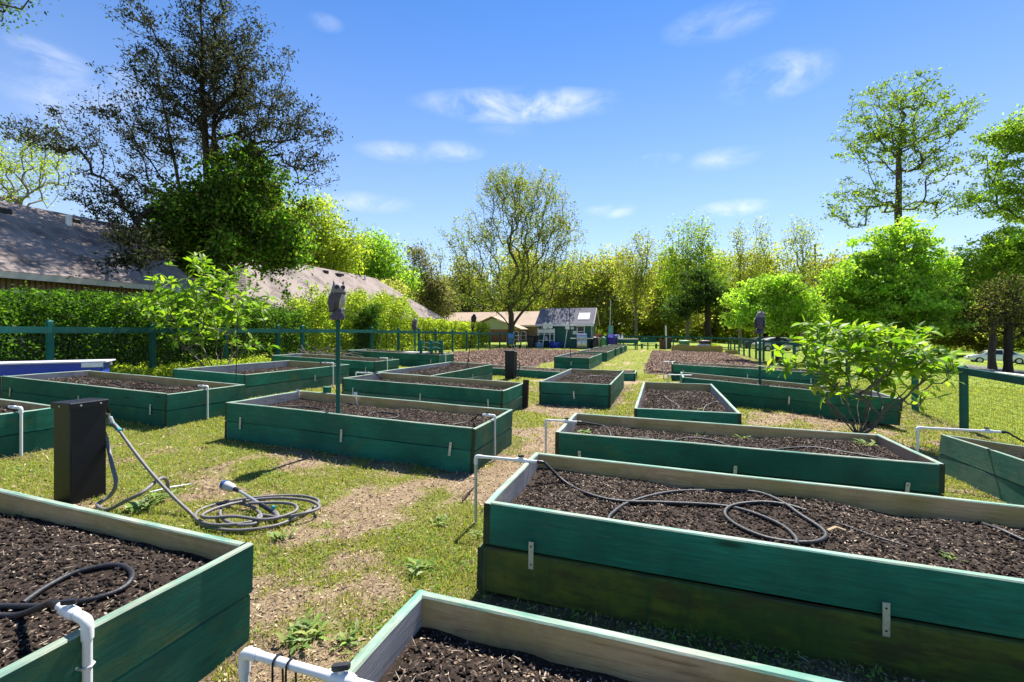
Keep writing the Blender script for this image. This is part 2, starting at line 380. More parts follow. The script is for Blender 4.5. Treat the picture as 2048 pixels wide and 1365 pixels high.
# ------------------------------------------------------------------ mesh helpers
def tag(o, label=None, cat=None, group=None, kind=None):
    for kx, vx in (('label', label), ('category', cat), ('group', group), ('kind', kind)):
        if vx: o[kx] = vx
    return o
def link(o, parent=None):
    COL.objects.link(o)
    if parent is not None: o.parent = parent
    return o
def empty(name, loc, rz=0.0, rot=None):
    o = bpy.data.objects.new(name, None); o.empty_display_size = .1; COL.objects.link(o)
    o.location = loc; o.rotation_euler = rot if rot else (0, 0, rz)
    return o
class MB:
    def __init__(s): s.v = []; s.f = []; s.m = []
    def add(s, vs, fs, mi=0):
        n = len(s.v); s.v += [tuple(p) for p in vs]; s.f += [tuple(i + n for i in f) for f in fs]; s.m += [mi] * len(fs)
        return s
    def box(s, x0, x1, y0, y1, z0, z1, mi=0, M=None):
        vs = [Vector((x, y, z)) for z in (z0, z1) for y in (y0, y1) for x in (x0, x1)]
        if M is not None: vs = [M @ p for p in vs]
        return s.add(vs, [(0, 2, 3, 1), (4, 5, 7, 6), (0, 1, 5, 4), (2, 6, 7, 3), (0, 4, 6, 2), (1, 3, 7, 5)], mi)
    def rbox(s, x0, x1, y0, y1, z0, z1, c, mi=0, M=None):
        """box with chamfered vertical and horizontal edges (three stacked octagons)"""
        def ring(i, z):
            a, b_, c_, d = x0 + i, x1 - i, y0 + i, y1 - i; q = c
            return [(a + q, c_, z), (b_ - q, c_, z), (b_, c_ + q, z), (b_, d - q, z), (b_ - q, d, z), (a + q, d, z), (a, d - q, z), (a, c_ + q, z)]
        rs = [ring(c * .6, z0), ring(0, z0 + c), ring(0, z1 - c), ring(c * .6, z1)]
        vs = [Vector(p) for r in rs for p in r]
        if M is not None: vs = [M @ p for p in vs]
        fs = [tuple(range(7, -1, -1)), tuple(range(24, 32))]
        for k in range(3):
            for i in range(8): fs.append((k * 8 + i, k * 8 + (i + 1) % 8, k * 8 + 8 + (i + 1) % 8, k * 8 + 8 + i))
        return s.add(vs, fs, mi)
    def tube(s, pts, r, n=8, mi=0, cap=True):
        pts = [Vector(p) for p in pts]; rs = r if isinstance(r, (list, tuple)) else [r] * len(pts)
        up = None; vs = []; fs = []
        for i, p in enumerate(pts):
            t = (pts[min(i + 1, len(pts) - 1)] - pts[max(i - 1, 0)])
            t = t.normalized() if t.length > 1e-9 else Vector((0, 0, 1))
            if up is None:
                a = Vector((0, 0, 1)) if abs(t.z) < .9 else Vector((1, 0, 0))
            else: a = up
            x = (a - t * a.dot(t)).normalized(); y = t.cross(x); up = x
            for k in range(n):
                an = 2 * math.pi * k / n; vs.append(p + (x * math.cos(an) + y * math.sin(an)) * rs[i])
        for i in range(len(pts) - 1):
            for k in range(n): fs.append((i * n + k, i * n + (k + 1) % n, (i + 1) * n + (k + 1) % n, (i + 1) * n + k))
        if cap: fs.append(tuple(range(n - 1, -1, -1))); fs.append(tuple((len(pts) - 1) * n + k for k in range(n)))
        return s.add(vs, fs, mi)
    def lathe(s, prof, n=12, mi=0, M=None):
        vs = []; fs = []
        for r, z in prof:
            for k in range(n):
                an = 2 * math.pi * k / n; vs.append(Vector((r * math.cos(an), r * math.sin(an), z)))
        if M is not None: vs = [M @ p for p in vs]
        for i in range(len(prof) - 1):
            for k in range(n): fs.append((i * n + k, i * n + (k + 1) % n, (i + 1) * n + (k + 1) % n, (i + 1) * n + k))
        fs.append(tuple(range(n - 1, -1, -1))); fs.append(tuple((len(prof) - 1) * n + k for k in range(n)))
        return s.add(vs, fs, mi)
    def rings(s, rgs, mi=0):
        """loft a list of equal-length vertex rings"""
        n = len(rgs[0]); vs = [Vector(p) for r in rgs for p in r]; fs = []
        for i in range(len(rgs) - 1):
            for k in range(n): fs.append((i * n + k, i * n + (k + 1) % n, (i + 1) * n + (k + 1) % n, (i + 1) * n + k))
        fs.append(tuple(range(n - 1, -1, -1))); fs.append(tuple((len(rgs) - 1) * n + k for k in range(n)))
        return s.add(vs, fs, mi)
    def prism(s, prof, y0, y1, mi=0, M=None):
        """profile in x,z extruded along y"""
        n = len(prof); vs = [Vector((x, y0, z)) for x, z in prof] + [Vector((x, y1, z)) for x, z in prof]
        if M is not None: vs = [M @ p for p in vs]
        fs = [tuple(range(n)), tuple(range(2 * n - 1, n - 1, -1))] + [(i, i + n, (i + 1) % n + n, (i + 1) % n) for i in range(n)]
        return s.add(vs, fs, mi)
    def mesh(s, name, mats, smooth=False):
        me = bpy.data.meshes.new(name); me.from_pydata([tuple(p) for p in s.v], [], s.f)
        for m in (mats if isinstance(mats, (list, tuple)) else [mats]): me.materials.append(m)
        me.polygons.foreach_set('material_index', s.m)
        bm = bmesh.new(); bm.from_mesh(me); bmesh.ops.recalc_face_normals(bm, faces=bm.faces); bm.to_mesh(me); bm.free()
        if smooth: me.polygons.foreach_set('use_smooth', [True] * len(me.polygons))
        me.update(); return me
    def build(s, name, mats, parent=None, loc=None, rot=None, smooth=False):
        o = bpy.data.objects.new(name, s.mesh(name, mats, smooth)); link(o, parent)
        if loc is not None: o.location = loc
        if rot is not None: o.rotation_euler = rot
        return o
def smooth_by_angle(o, deg=40):
    me = o.data
    bm = bmesh.new(); bm.from_mesh(me)
    for f in bm.faces: f.smooth = True
    for e in bm.edges:
        e.smooth = not (len(e.link_faces) == 2 and e.calc_face_angle(0) > R(deg))
    bm.to_mesh(me); bm.free(); return o
def npmesh(name, V, F, mat, col=None, parent=None, smooth=False):
    """V (n,3), F (m,k) one face size, col (n,3) per vertex"""
    me = bpy.data.meshes.new(name); V = np.ascontiguousarray(V, np.float32); F = np.ascontiguousarray(F, np.int32); kf = F.shape[1]
    me.vertices.add(len(V)); me.vertices.foreach_set('co', V.ravel())
    me.loops.add(F.size); me.loops.foreach_set('vertex_index', F.ravel())
    me.polygons.add(len(F)); me.polygons.foreach_set('loop_start', np.arange(0, F.size, kf, dtype=np.int32))
    try: me.polygons.foreach_set('loop_total', np.full(len(F), kf, np.int32))
    except Exception: pass
    if col is not None:
        a = me.color_attributes.new('col', 'FLOAT_COLOR', 'POINT'); c4 = np.ones((len(V), 4), np.float32); c4[:, :3] = col; a.data.foreach_set('color', c4.ravel())
    me.materials.append(mat); me.update(calc_edges=True)
    if smooth: me.polygons.foreach_set('use_smooth', np.ones(len(F), bool))
    o = bpy.data.objects.new(name, me); link(o, parent); return o
def spline(pts, n=8):
    """Catmull-Rom through points"""
    P = [Vector(p) for p in pts]; P = [P[0] * 2 - P[1]] + P + [P[-1] * 2 - P[-2]]; out = []
    for i in range(1, len(P) - 2):
        for k in range(n):
            t = k / n; a, b, c, d = P[i - 1:i + 3]
            out.append(.5 * ((2 * b) + (c - a) * t + (2 * a - 5 * b + 4 * c - d) * t * t + (3 * b - a - 3 * c + d) * t ** 3))
    out.append(P[-2]); return out
# ------------------------------------------------------------------ beds: x0, x1, y0, y1 (plan), courses, options
BEDS = dict(
 B1=dict(r=(-5.55,-1.89,.42,1.70), label='large green raised bed in the left foreground with a looped black hose', lower='paint2', soil=.10, near=2),
 B2=dict(r=(-.90,2.75,.30,1.57), label='raised bed with worn green rim cut off by the bottom edge', lower='paint2', soil=.11, near=2),
 B3=dict(r=(-.98,2.72,2.45,3.60), label='big raised bed with bright green upper and moss-stained lower boards, right foreground', lower='mossy', soil=.10, near=2, rz=.4),
 B4=dict(r=(-1.01,2.15,4.50,5.62), label='raised bed with a small clump of weeds, in front of the leafy shrub', lower='paint', soil=.10, near=2, inr='tan'),
 B5=dict(r=(3.20,4.45,3.2,6.85), label='pale green raised bed at the right edge beside the wire fence', lower='worn', upper_side='worn', soil=.09, near=2),
 B6=dict(r=(-5.40,-1.88,4.48,5.78), label='raised bed with the large owl post standing in it', lower='paint', soil=.11, near=2, side_lower='worn'),
 B7=dict(r=(-10.55,-6.60,4.60,5.85), label='long raised bed beside the blue table at the left edge', lower='paint2', soil=.10, near=1),
 B8=dict(r=(-10.2,-6.65,2.20,3.45), label='raised bed cut by the left edge behind the black pedestal', lower='paint', soil=.09, near=1),
 B9=dict(r=(-9.70,-7.70,6.85,9.95), label='wide raised bed with pale grey inner boards near the left shrub', lower='worn', soil=.16, near=1),
 B10=dict(r=(-11.4,-7.68,11.05,12.3), label='raised bed against the brush pile by the left fence', lower='paint', soil=.10, near=1),
 B11=dict(r=(-11.7,-7.66,14.95,16.2), label='raised bed with a green slatted stand on its rim', lower='paint', soil=.05, near=0),
 B12=dict(r=(-6.05,-4.68,8.75,12.5), label='raised bed with the leaning black torch', lower='worn', soil=.08, near=1),
 B13=dict(r=(-5.90,-2.57,7.40,8.70), label='raised bed with mossy back board directly behind the large owl bed', lower='worn2', soil=.10, near=1),
 B14=dict(r=(-2.38,-.92,9.15,12.6), label='raised bed with dark drip lines in the middle of the path', lower='paint', upper_side='worn', side_lower='worn', soil=.08, near=1),
 B15=dict(r=(-5.6,-2.45,13.9,15.0), label='low single-board bed behind the far black pedestal', lower=None, soil=.03, near=0),
 B16=dict(r=(-4.0,-2.62,17.7,21.8), label='raised bed with a thin dark stake, first of the far row', lower='paint', side_lower='worn', soil=.08, near=0),
 B17=dict(r=(-4.0,-2.55,23.3,27.4), label='raised bed second in the far row towards the shed', lower='paint', side_lower='worn', soil=.04, near=0),
 B18=dict(r=(-4.0,-2.55,28.6,31.2), label='raised bed third in the far row towards the shed', lower='paint', side_lower='worn', soil=.04, near=0),
 B18b=dict(r=(-3.9,-2.5,32.3,34.6), label='raised bed fourth in the far row towards the shed', lower='paint', side_lower='worn', soil=.04, near=0),
 B18c=dict(r=(-3.85,-2.5,35.6,37.6), label='raised bed at the far end of the row, in front of the table planter', lower='paint', side_lower='worn', soil=.04, near=0),
 B19=dict(r=(-.33,.98,6.35,9.80), label='narrow raised bed with thin looping tubes between path and shrub', lower='paint', soil=.12, near=1, bright=1),
 B20=dict(r=(.42,4.25,10.25,11.6), label='long raised bed half hidden behind the right shrub', lower='paint', soil=.09, near=1),
 B21=dict(r=(.35,4.45,15.1,16.35), label='long raised bed at the near end of the right mulched plot', lower='paint', soil=.05, near=0),
 B22=dict(r=(-1.35,-.72,14.5,15.7), label='small low green box bed at the corner of the right plot', lower=None, soil=.03, near=0),
)
COURSE = .235
rb = random.Random(3)
def board_mesh(L, h, t, mats, rng):
    """sawn board: length on x, outside +y; slots 0 outside, 1 top, 2 inside"""
    n = 5; c = .006; mb = MB(); rg = []
    for i in range(n + 1):
        x = -L / 2 + L * i / n; dy = rng.uniform(-.004, .004); dz = rng.uniform(-.004, .003)
        rg.append([(x, -t / 2 + dy, .001), (x, t / 2 + dy, .001), (x, t / 2 + dy, h - c + dz), (x, t / 2 - c + dy, h + dz), (x, -t / 2 + c + dy, h + dz), (x, -t / 2 + dy, h - c + dz)])
    vs = [p for r in rg for p in r]; mi = [2, 0, 1, 1, 1, 2]
    for i in range(n):
        for k in range(6):
            mb.add([], []); mb.f.append((i * 6 + k, i * 6 + (k + 1) % 6, i * 6 + 6 + (k + 1) % 6, i * 6 + 6 + k)); mb.m.append(mi[k])
    mb.v = vs
    mb.f.append((5, 4, 3, 2, 1, 0)); mb.m.append(3); mb.f.append(tuple(n * 6 + k for k in range(6))); mb.m.append(3)
    return mb.mesh('board', mats)
BRK = MB().box(-.014, .014, 0, .004, -.075, .075)
for q in (-.05, .05): BRK.lathe([(.005, 0), (.004, .003)], 6, 1, Matrix.Translation((0, .004, q)) @ Matrix.Rotation(R(-90), 4, 'X'))
BRK_ME = BRK.mesh('bracket', [M_GALV, M_DARK])
matn = dict(paint=M_PAINT, paint2=M_PAINT2, mossy=M_MOSSY, worn=M_WORN, worn2=M_WORN)
CHIPCOL = .9 * np.array([(.36, .27, .18), (.27, .19, .13), (.46, .38, .29), (.17, .11, .075), (.10, .07, .05), (.05, .038, .03), (.14, .10, .08)])
def chips(name, P, rg, size, parent, straw=.2, cols=CHIPCOL, pw=None, zs=.006):
    """flat wood chips, straws and clods lying at points P (n,3)"""
    n = len(P)
    if n == 0: return None
    a = rg.uniform(0, 2 * np.pi, n); tilt = rg.normal(0, .35, n)
    L = size * rg.uniform(.5, 1.6, n); Wd = L * rg.uniform(.25, .6, n)
    st = rg.random(n) < straw; L = np.where(st, L * 2.6, L); Wd = np.where(st, L * .06, Wd)
    ax = np.stack([np.cos(a) * np.cos(tilt), np.sin(a) * np.cos(tilt), np.sin(tilt)], 1); t2 = rg.normal(0, .4, n)
    bx = np.stack([-np.sin(a) * np.cos(t2), np.cos(a) * np.cos(t2), np.sin(t2)], 1)
    c = P + np.array([0, 0, 1.0]) * (np.abs(np.sin(tilt)) * L * .4 + zs)[:, None]
    V = np.stack([c - ax * (L / 2)[:, None] - bx * (Wd * .3)[:, None], c + bx * (Wd / 2)[:, None] * .9 - ax * (L * .1)[:, None], c + ax * (L / 2)[:, None] + bx * (Wd * .2)[:, None], c - bx * (Wd / 2)[:, None] + ax * (L * .15)[:, None]], 1)
    F = np.arange(n * 4).reshape(n, 4)
    ci = rg.choice(len(cols), n, p=pw); ci = np.where(st & (rg.random(n) < .8), 2, ci)
    col = cols[ci] * rg.uniform(.7, 1.25, n)[:, None]
    o = npmesh(name, V.reshape(-1, 3), F, M_CHIP, np.repeat(col, 4, 0), parent)
    return o
def clods(name, P, rg, size, parent, c0=(.008, .006, .005), c1=(.055, .040, .031)):
    n = len(P); base = np.array([(1, 0, 0), (-.5, .87, 0), (-.5, -.87, 0), (0, 0, .9), (0, 0, -.5)])
    s = size * rg.uniform(.4, 1.5, n) ; a = rg.uniform(0, 6.28, n)
    x = base[None, :, 0] * np.cos(a)[:, None] - base[None, :, 1] * np.sin(a)[:, None]; y = base[None, :, 0] * np.sin(a)[:, None] + base[None, :, 1] * np.cos(a)[:, None]
    V = np.stack([x, y, np.repeat(base[None, :, 2], n, 0)], 2) * s[:, None, None] * rg.uniform(.7, 1.3, (n, 5, 1)) + P[:, None, :] + np.array([0, 0, .1]) * s[:, None, None]
    f = np.array([(0, 1, 3), (1, 2, 3), (2, 0, 3), (1, 0, 4), (2, 1, 4), (0, 2, 4)]); F = (f[None] + 5 * np.arange(n)[:, None, None]).reshape(-1, 3)
    t = rg.random(n)[:, None] ** 2; col = np.array(c0) * (1 - t) + np.array(c1) * t
    return npmesh(name, V.reshape(-1, 3), F, M_CHIP, np.repeat(col, 5, 0), parent)
BEDINFO = {}
def make_bed(key, r, label, lower='paint', soil=.1, near=1, rz=0.0, inr=None, upper_side=None, side_lower=None, bright=0, upper='paint'):
    x0, x1, y0, y1 = r; cx, cy = (x0 + x1) / 2, (y0 + y1) / 2; L, Wd = x1 - x0, y1 - y0
    sx = (G(x1, cy) - G(x0, cy)) / L; sy = (G(cx, y1) - G(cx, y0)) / Wd
    rg = np.random.default_rng(abs(hash(key)) % 1000 if False else sum(map(ord, key)))
    rng = random.Random(sum(map(ord, key)))
    root = empty('raised_bed', (cx, cy, G(cx, cy)), rot=Euler((math.atan(sy), -math.atan(sx), R(rz + rng.uniform(-.35, .35)))))
    tag(root, label, 'raised bed', 'green raised beds')
    t = .040; nc = 1 if lower is None else 2
    for c in range(nc):
        z0 = -.02 + c * (COURSE + .004); off = .0 if c == nc - 1 else rng.uniform(-.006, .002)
        if key == 'B3' and c == 0: off = .022
        h = COURSE + (.016 if c == 0 else 0)
        z0 = -.02 if c == 0 else COURSE + .005
        top = c == nc - 1
        mf = matn[upper if top else lower]
        ms = matn[(upper_side or 'paint2') if top else (side_lower or lower)]
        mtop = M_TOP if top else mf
        gi = M_INGREY; ti = M_INTAN if inr == 'tan' else M_INGREY
        for side in ('front', 'back', 'left', 'right'):
            long_x = side in ('front', 'back')
            ln = (L - 2 * t + 2 * off - .003) if long_x else (Wd + 2 * off + .004)
            mo = mf if long_x else ms
            mi_ = M_INNER if side in ('front', 'back') else (gi if side == 'left' else ti)
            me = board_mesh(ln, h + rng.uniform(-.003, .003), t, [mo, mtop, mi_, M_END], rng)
            o = link(bpy.data.objects.new('board', me), root)
            d = (Wd / 2 - t / 2 + off) if long_x else (L / 2 - t / 2 + off)
            j = rng.uniform(-.003, .003)
            pos, rot = {'front': ((j, -d, z0), math.pi), 'back': ((j, d, z0), 0), 'left': ((-d, j, z0), math.pi / 2), 'right': ((d, j, z0), -math.pi / 2)}[side]
            o.location = pos; o.rotation_euler = (0, 0, rot + rng.uniform(-.001, .001))
    H = COURSE * nc + .004 * (nc - 1)
    # strap plates over the joint
    if nc == 2:
        jz = COURSE + .002
        lx = L > Wd
        spots = [(-L * .42, 'front'), (0.02 * L, 'front'), (L * .42, 'front')] if lx else [(0.0, 'front'), (Wd * .1, 'side')]
        for u, sd in spots:
            o = link(bpy.data.objects.new('bracket', BRK_ME), root)
            if sd == 'front': o.location = (u, -Wd / 2 - (.024 if key == 'B3' else .014), jz - .005); o.rotation_euler = (0, rng.uniform(-.12, .12), math.pi)
            else: o.location = (L / 2 + .014, u, jz); o.rotation_euler = (0, rng.uniform(-.1, .1), -math.pi / 2)
    # soil
    nx = int(max(6, L * (16 if near == 2 else 7))); ny = int(max(5, Wd * (16 if near == 2 else 7)))
    X, Y = np.meshgrid(np.linspace(-L / 2 + t - .005, L / 2 - t + .005, nx), np.linspace(-Wd / 2 + t - .005, Wd / 2 - t + .005, ny))
    wx, wy = X + cx, Y + cy
    def soilz(x, y):
        e = np.minimum(np.minimum(x + L / 2, L / 2 - x), np.minimum(y + Wd / 2, Wd / 2 - y))
        z = H - soil + (fbm((x + cx) * 1.3, (y + cy) * 1.3, 3) - .5) * .10 + (fbm((x + cx) * 9, (y + cy) * 9, 2) - .5) * .022 - .03 * (1 - _sm(e / .25))
        return np.minimum(z, H - .02)
    Z = soilz(X, Y)
    V = np.stack([X, Y, Z], 2).reshape(-1, 3); idx = np.arange(nx * ny).reshape(ny, nx)
    F = np.stack([idx[:-1, :-1], idx[:-1, 1:], idx[1:, 1:], idx[1:, :-1]], 2).reshape(-1, 4)
    npmesh('soil', V, F, M_SOIL, None, root, True)
    dens = {2: 1500, 1: 600, 0: 160}[near]; size = {2: .0125, 1: .019, 0: .035}[near]
    n = int(dens * L * Wd)
    def scatter(n, bias):
        x = rg.uniform(-L / 2 + t + .02, L / 2 - t - .02, n * 2); y = rg.uniform(-Wd / 2 + t + .02, Wd / 2 - t - .02, n * 2)
        keep = fbm((x + cx) * 2.1 + 3, (y + cy) * 2.1, 3) + rg.normal(0, .1, n * 2) > bias
        x, y = x[keep][:n], y[keep][:n]; return np.stack([x, y, soilz(x, y)], 1)
    o = chips('mulch', scatter(n, .5), rg, size, root, .10); tag(o, kind='stuff')
    if near: o = clods('soil_crumbs', scatter(int(n * 1.3), .1), rg, size * .8, root); tag(o, kind='stuff')
    BEDINFO[key] = dict(root=root, L=L, W=Wd, H=H, soilz=soilz, cx=cx, cy=cy)
    return root
def bed_point(key, px, py, extra=0.0):
    """point on a bed's soil under a photograph pixel"""
    b = BEDINFO[key]; M = b['root'].matrix_basis; z = b['H'] - .1 + G(b['cx'], b['cy'])
    for i in range(25):
        p = W(px, py, z); l = M.inverted() @ p
        lx = min(max(l.x, -b['L'] / 2 + .07), b['L'] / 2 - .07); ly = min(max(l.y, -b['W'] / 2 + .07), b['W'] / 2 - .07)
        q = M @ Vector((lx, ly, float(b['soilz'](np.array(lx), np.array(ly))) + extra)); z = .5 * z + .5 * q.z
    return q

# ------------------------------------------------------------------ ground
PLOTS = [(-11.6, -4.75, 15.6, 34.0), (-.75, 4.9, 17.0, 37.5)]
def bed_mask(x, y, grow=0.0):
    m = np.zeros(x.shape, bool)
    for b in BEDS.values():
        a = b['r']; m |= (x > a[0] - grow) & (x < a[1] + grow) & (y > a[2] - grow) & (y < a[3] + grow)
    return m
def cover(x, y):
    g = fbm(x * .9 + 40, y * .9, 4); g2 = fbm(x * 3.1, y * 3.1 + 9, 3)
    v = .76 + (g - .5) * 1.5 + (g2 - .5) * 1.6
    path = np.exp(-((x + 1.45 + .15 * np.sin(y * .8)) / .55) ** 2) * _sm((y - 3.2) / 1.5) * (1 - .6 * _sm((y - 12) / 6))
    v = v - .85 * path
    near = np.exp(-((x + 1.6) / .55) ** 2) * (1 - _sm((y - 2.2) / 1)); v = v - .22 * near
    v = v - .35 * np.exp(-(((x + 2.1) / .7) ** 2 + ((y - 3.5) / .55) ** 2))
    v = v - .5 * np.exp(-(((x - 2.4) / 1.2) ** 2 + ((y - 9.2) / .8) ** 2))
    v = v + .40 * np.exp(-(((x + 3.7) / 1.3) ** 2 + ((y - 3.6) / .8) ** 2))
    v = v + .25 * ((x < -4.5) & (y < 9)) + .2 * _sm((y - 13) / 5)
    return np.clip(v, 0, 1)
def axis_pts(lo, hi, a, b, fine):
    c = list(np.arange(a, b + 1e-6, fine)); s = fine
    l = []; q = a
    while q > lo: s *= 1.22; q -= s; l.append(max(q, lo))
    s = fine; u = []; q = b
    while q < hi: s *= 1.22; q += s; u.append(min(q, hi))
    return np.array(l[::-1] + c + u)
gx = axis_pts(-420, 420, -11, 6.5, .085); gy = axis_pts(-60, 620, .0, 14, .085)
GX, GY = np.meshgrid(gx, gy); GZ = gz(GX, GY)
nearw = np.exp(-np.maximum(0, GY - 12) / 8)
GZ = GZ + ((fbm(GX * 2.2, GY * 2.2, 3) - .5) * .035 + (fbm(GX * 7, GY * 7, 2) - .5) * .02) * nearw * (1 - .0)
idx = np.arange(GX.size).reshape(GX.shape)
gF = np.stack([idx[:-1, :-1], idx[:-1, 1:], idx[1:, 1:], idx[1:, :-1]], 2).reshape(-1, 4)
ground = npmesh('ground', np.stack([GX, GY, GZ], 2).reshape(-1, 3), gF, M_GROUND, None, None, True); tag(ground, kind='structure')
cv = cover(GX, GY); lawn = _sm((GX - 5.5) / .5) + _sm((-13 - GX) / 1.0) * .8 + _sm((GY - 40) / 6) * .8; lawn = np.clip(lawn, 0, 1)
dirt = np.zeros(GX.shape)
for b in BEDS.values():
    a = b['r']; dx = np.maximum(np.maximum(a[0] - GX, GX - a[1]), 0); dy = np.maximum(np.maximum(a[2] - GY, GY - a[3]), 0)
    dirt = np.maximum(dirt, np.exp(-np.hypot(dx, dy) / .09))
dirt = np.maximum(dirt, ((GX > -1) & (GX < 2.8) & (GY > 1.5) & (GY < 2.5)) * .9)
dirt = np.maximum(dirt, np.exp(-((GX - 5.45) / .25) ** 2) * .8 * (GY < 40))
ca = ground.data.color_attributes.new('cover', 'FLOAT_COLOR', 'POINT')
c4 = np.ones((GX.size, 4), np.float32); c4[:, 0] = cv.ravel(); c4[:, 1] = lawn.ravel(); c4[:, 2] = np.clip(dirt, 0, 1).ravel(); ca.data.foreach_set('color', c4.ravel())
def gzn(x, y):
    nw = np.exp(-np.maximum(0, y - 12) / 8)
    return gz(x, y) + ((fbm(x * 2.2, y * 2.2, 3) - .5) * .035 + (fbm(x * 7, y * 7, 2) - .5) * .02) * nw

# mulched plots: gently heaped sheets with a ragged edge
for pi, (x0, x1, y0, y1) in enumerate(PLOTS):
    nx, ny = 60, 150
    U, Vv = np.meshgrid(np.linspace(0, 1, nx), np.linspace(0, 1, ny))
    X = x0 + (x1 - x0) * U; Y = y0 + (y1 - y0) * Vv
    e = np.minimum(np.minimum(U, 1 - U) * (x1 - x0), np.minimum(Vv, 1 - Vv) * (y1 - y0))
    X = X + (fbm(X * .8, Y * .8 + 30 * pi, 3) - .5) * .9 * (1 - _sm(e / .8)); Y = Y + (fbm(X * .7 + 9, Y * .7, 3) - .5) * .9 * (1 - _sm(e / .8))
    Z = gz(X, Y) + .10 * _sm(e / .5) - .03 + (fbm(X * 2.6, Y * 2.6, 3) - .5) * .13 * _sm(e / .5)
    ii = np.arange(nx * ny).reshape(ny, nx); F = np.stack([ii[:-1, :-1], ii[:-1, 1:], ii[1:, 1:], ii[1:, :-1]], 2).reshape(-1, 4)
    o = npmesh('garden_plot', np.stack([X, Y, Z], 2).reshape(-1, 3), F, M_PLOT, None, None, True); tag(o, kind='structure')
    rg = np.random.default_rng(50 + pi); n = 26000
    x = rg.uniform(x0 + .2, x1 - .2, n); y = y0 + .2 + (y1 - y0 - .4) * rg.random(n) ** 1.5
    P = np.stack([x, y, gz(x, y) + .07 + (fbm(x * 2.6, y * 2.6, 3) - .5) * .13], 1)
    o = chips('leaf_mulch', P, rg, .075, o, .12, np.array([(.26, .165, .115), (.19, .115, .08), (.16, .095, .07), (.44, .32, .24), (.09, .055, .045), (.30, .20, .16)]))
    tag(o, kind='stuff')
# road and kerb beyond the right lawn
mb = MB(); ys = np.linspace(-30, 200, 60); kx = lambda y: 17.2 + .0 * y
for i, y in enumerate(ys):
    for x in np.linspace(kx(y) + .35, kx(y) + 7.5, 6): mb.v.append((x, y, G(x, y) + .02))
for i in range(len(ys) - 1):
    for k in range(5): mb.f.append((i * 6 + k, i * 6 + k + 1, i * 6 + 7 + k, i * 6 + 6 + k)); mb.m.append(0)
tag(mb.build('road', M_ROAD), kind='structure')
mb = MB(); rgs = []
for y in ys:
    x = kx(y); z = G(x, y); rgs.append([(x, y, z - .1), (x, y, z + .13), (x + .05, y, z + .16), (x + .30, y, z + .16), (x + .36, y, z - .1)])
mb.rings(rgs); tag(mb.build('kerb', M_KERB), kind='structure')

for kk, bb in BEDS.items(): make_bed(kk, **bb)

# ------------------------------------------------------------------ grass: short blades, weeds and straw on the near ground
rg = np.random.default_rng(77)
def frustum(x, y, m=1.18):
    f = -x * math.sin(YAW) + y * math.cos(YAW); r = x * math.cos(YAW) + y * math.sin(YAW)
    return (f > .5) & (np.abs(r) < f * 1.125 * m + .2)
def sample_ground(n, dmin, dmax, power=1.0):
    d = dmin + (dmax - dmin) * rg.random(n) ** power; a = rg.uniform(-1.2, 1.2, n) * d
    x = -math.sin(YAW) * d + math.cos(YAW) * a; y = math.cos(YAW) * d + math.sin(YAW) * a
    k = ~bed_mask(x, y, .01)
    for (a0, a1, b0, b1) in PLOTS: k &= ~((x > a0) & (x < a1) & (y > b0) & (y < b1))
    return x[k], y[k]
def blades(x, y, h, wd, name, cols, lab):
    n = len(x); a = rg.uniform(0, 6.283, n); lean = rg.uniform(.1, .9, n); z = gzn(x, y)
    b = np.stack([x, y, z - .004], 1); side = np.stack([-np.sin(a), np.cos(a), np.zeros(n)], 1) * (wd * rg.uniform(.6, 1.4, n))[:, None]
    hh = h * rg.uniform(.4, 1.5, n)
    tip = b + np.stack([np.cos(a) * lean * hh, np.sin(a) * lean * hh, hh], 1)
    V = np.stack([b - side, b + side, tip], 1).reshape(-1, 3); F = np.arange(n * 3).reshape(n, 3)
    t = rg.random(n); ci = rg.integers(0, len(cols), n); col = np.array(cols)[ci] * rg.uniform(.75, 1.3, n)[:, None]
    o = npmesh(name, V, F, M_GRASS, np.repeat(col, 3, 0)); tag(o, lab, name.replace('_', ' '), kind='stuff'); return o
GREENS = [(.25, .29, .04), (.35, .37, .06), (.18, .25, .04), (.45, .41, .12), (.29, .33, .07), (.48, .41, .19)]
xs, ys_, hs_, ws = [], [], [], []
for n, d0, d1, pw, h, wd in ((520000, .9, 7.5, 1.25, .026, .0036), (230000, 6.5, 16, 1.1, .035, .0085), (80000, 14, 45, 1.0, .05, .018)):
    x, y = sample_ground(n, d0, d1, pw); c = cover(x, y)
    c = np.where((x > 5.6) | (x < -12.6), .95, c)
    fine = fbm(x * 6, y * 6, 3)
    k = rg.random(len(x)) < np.clip((c - .30) * 1.9 + (fine - .5) * 2.2, .015, 1)
    if d0 < 1: k &= ~((x > -1) & (y > 1.5) & (y < 2.5) & (rg.random(len(x)) < .93))
    x, y = x[k], y[k]; xs.append(x); ys_.append(y); hs_.append(np.full(len(x), h)); ws.append(np.full(len(x), wd))
blades(np.concatenate(xs), np.concatenate(ys_), np.concatenate(hs_), np.concatenate(ws), 'grass', GREENS, 'short patchy green grass on the ground between the beds')
# straw and leaf litter
x, y = sample_ground(210000, .9, 13, 1.3); c = cover(x, y); k = (x < 5.5) & (x > -12.4) & (rg.random(len(x)) < np.clip(1.3 - c * 1.0, .3, 1)); x, y = x[k], y[k]
dd = np.hypot(x, y)
o = chips('straw_litter', np.stack([x, y, gzn(x, y)], 1), rg, .014 + .0022 * dd, None, .55, np.array([(.46, .36, .21), (.36, .26, .15), (.24, .165, .10), (.52, .43, .28), (.13, .09, .06), (.32, .23, .15)]), zs=.003)
tag(o, 'dry straw and leaf litter over the bare path between the beds', 'straw', kind='stuff')
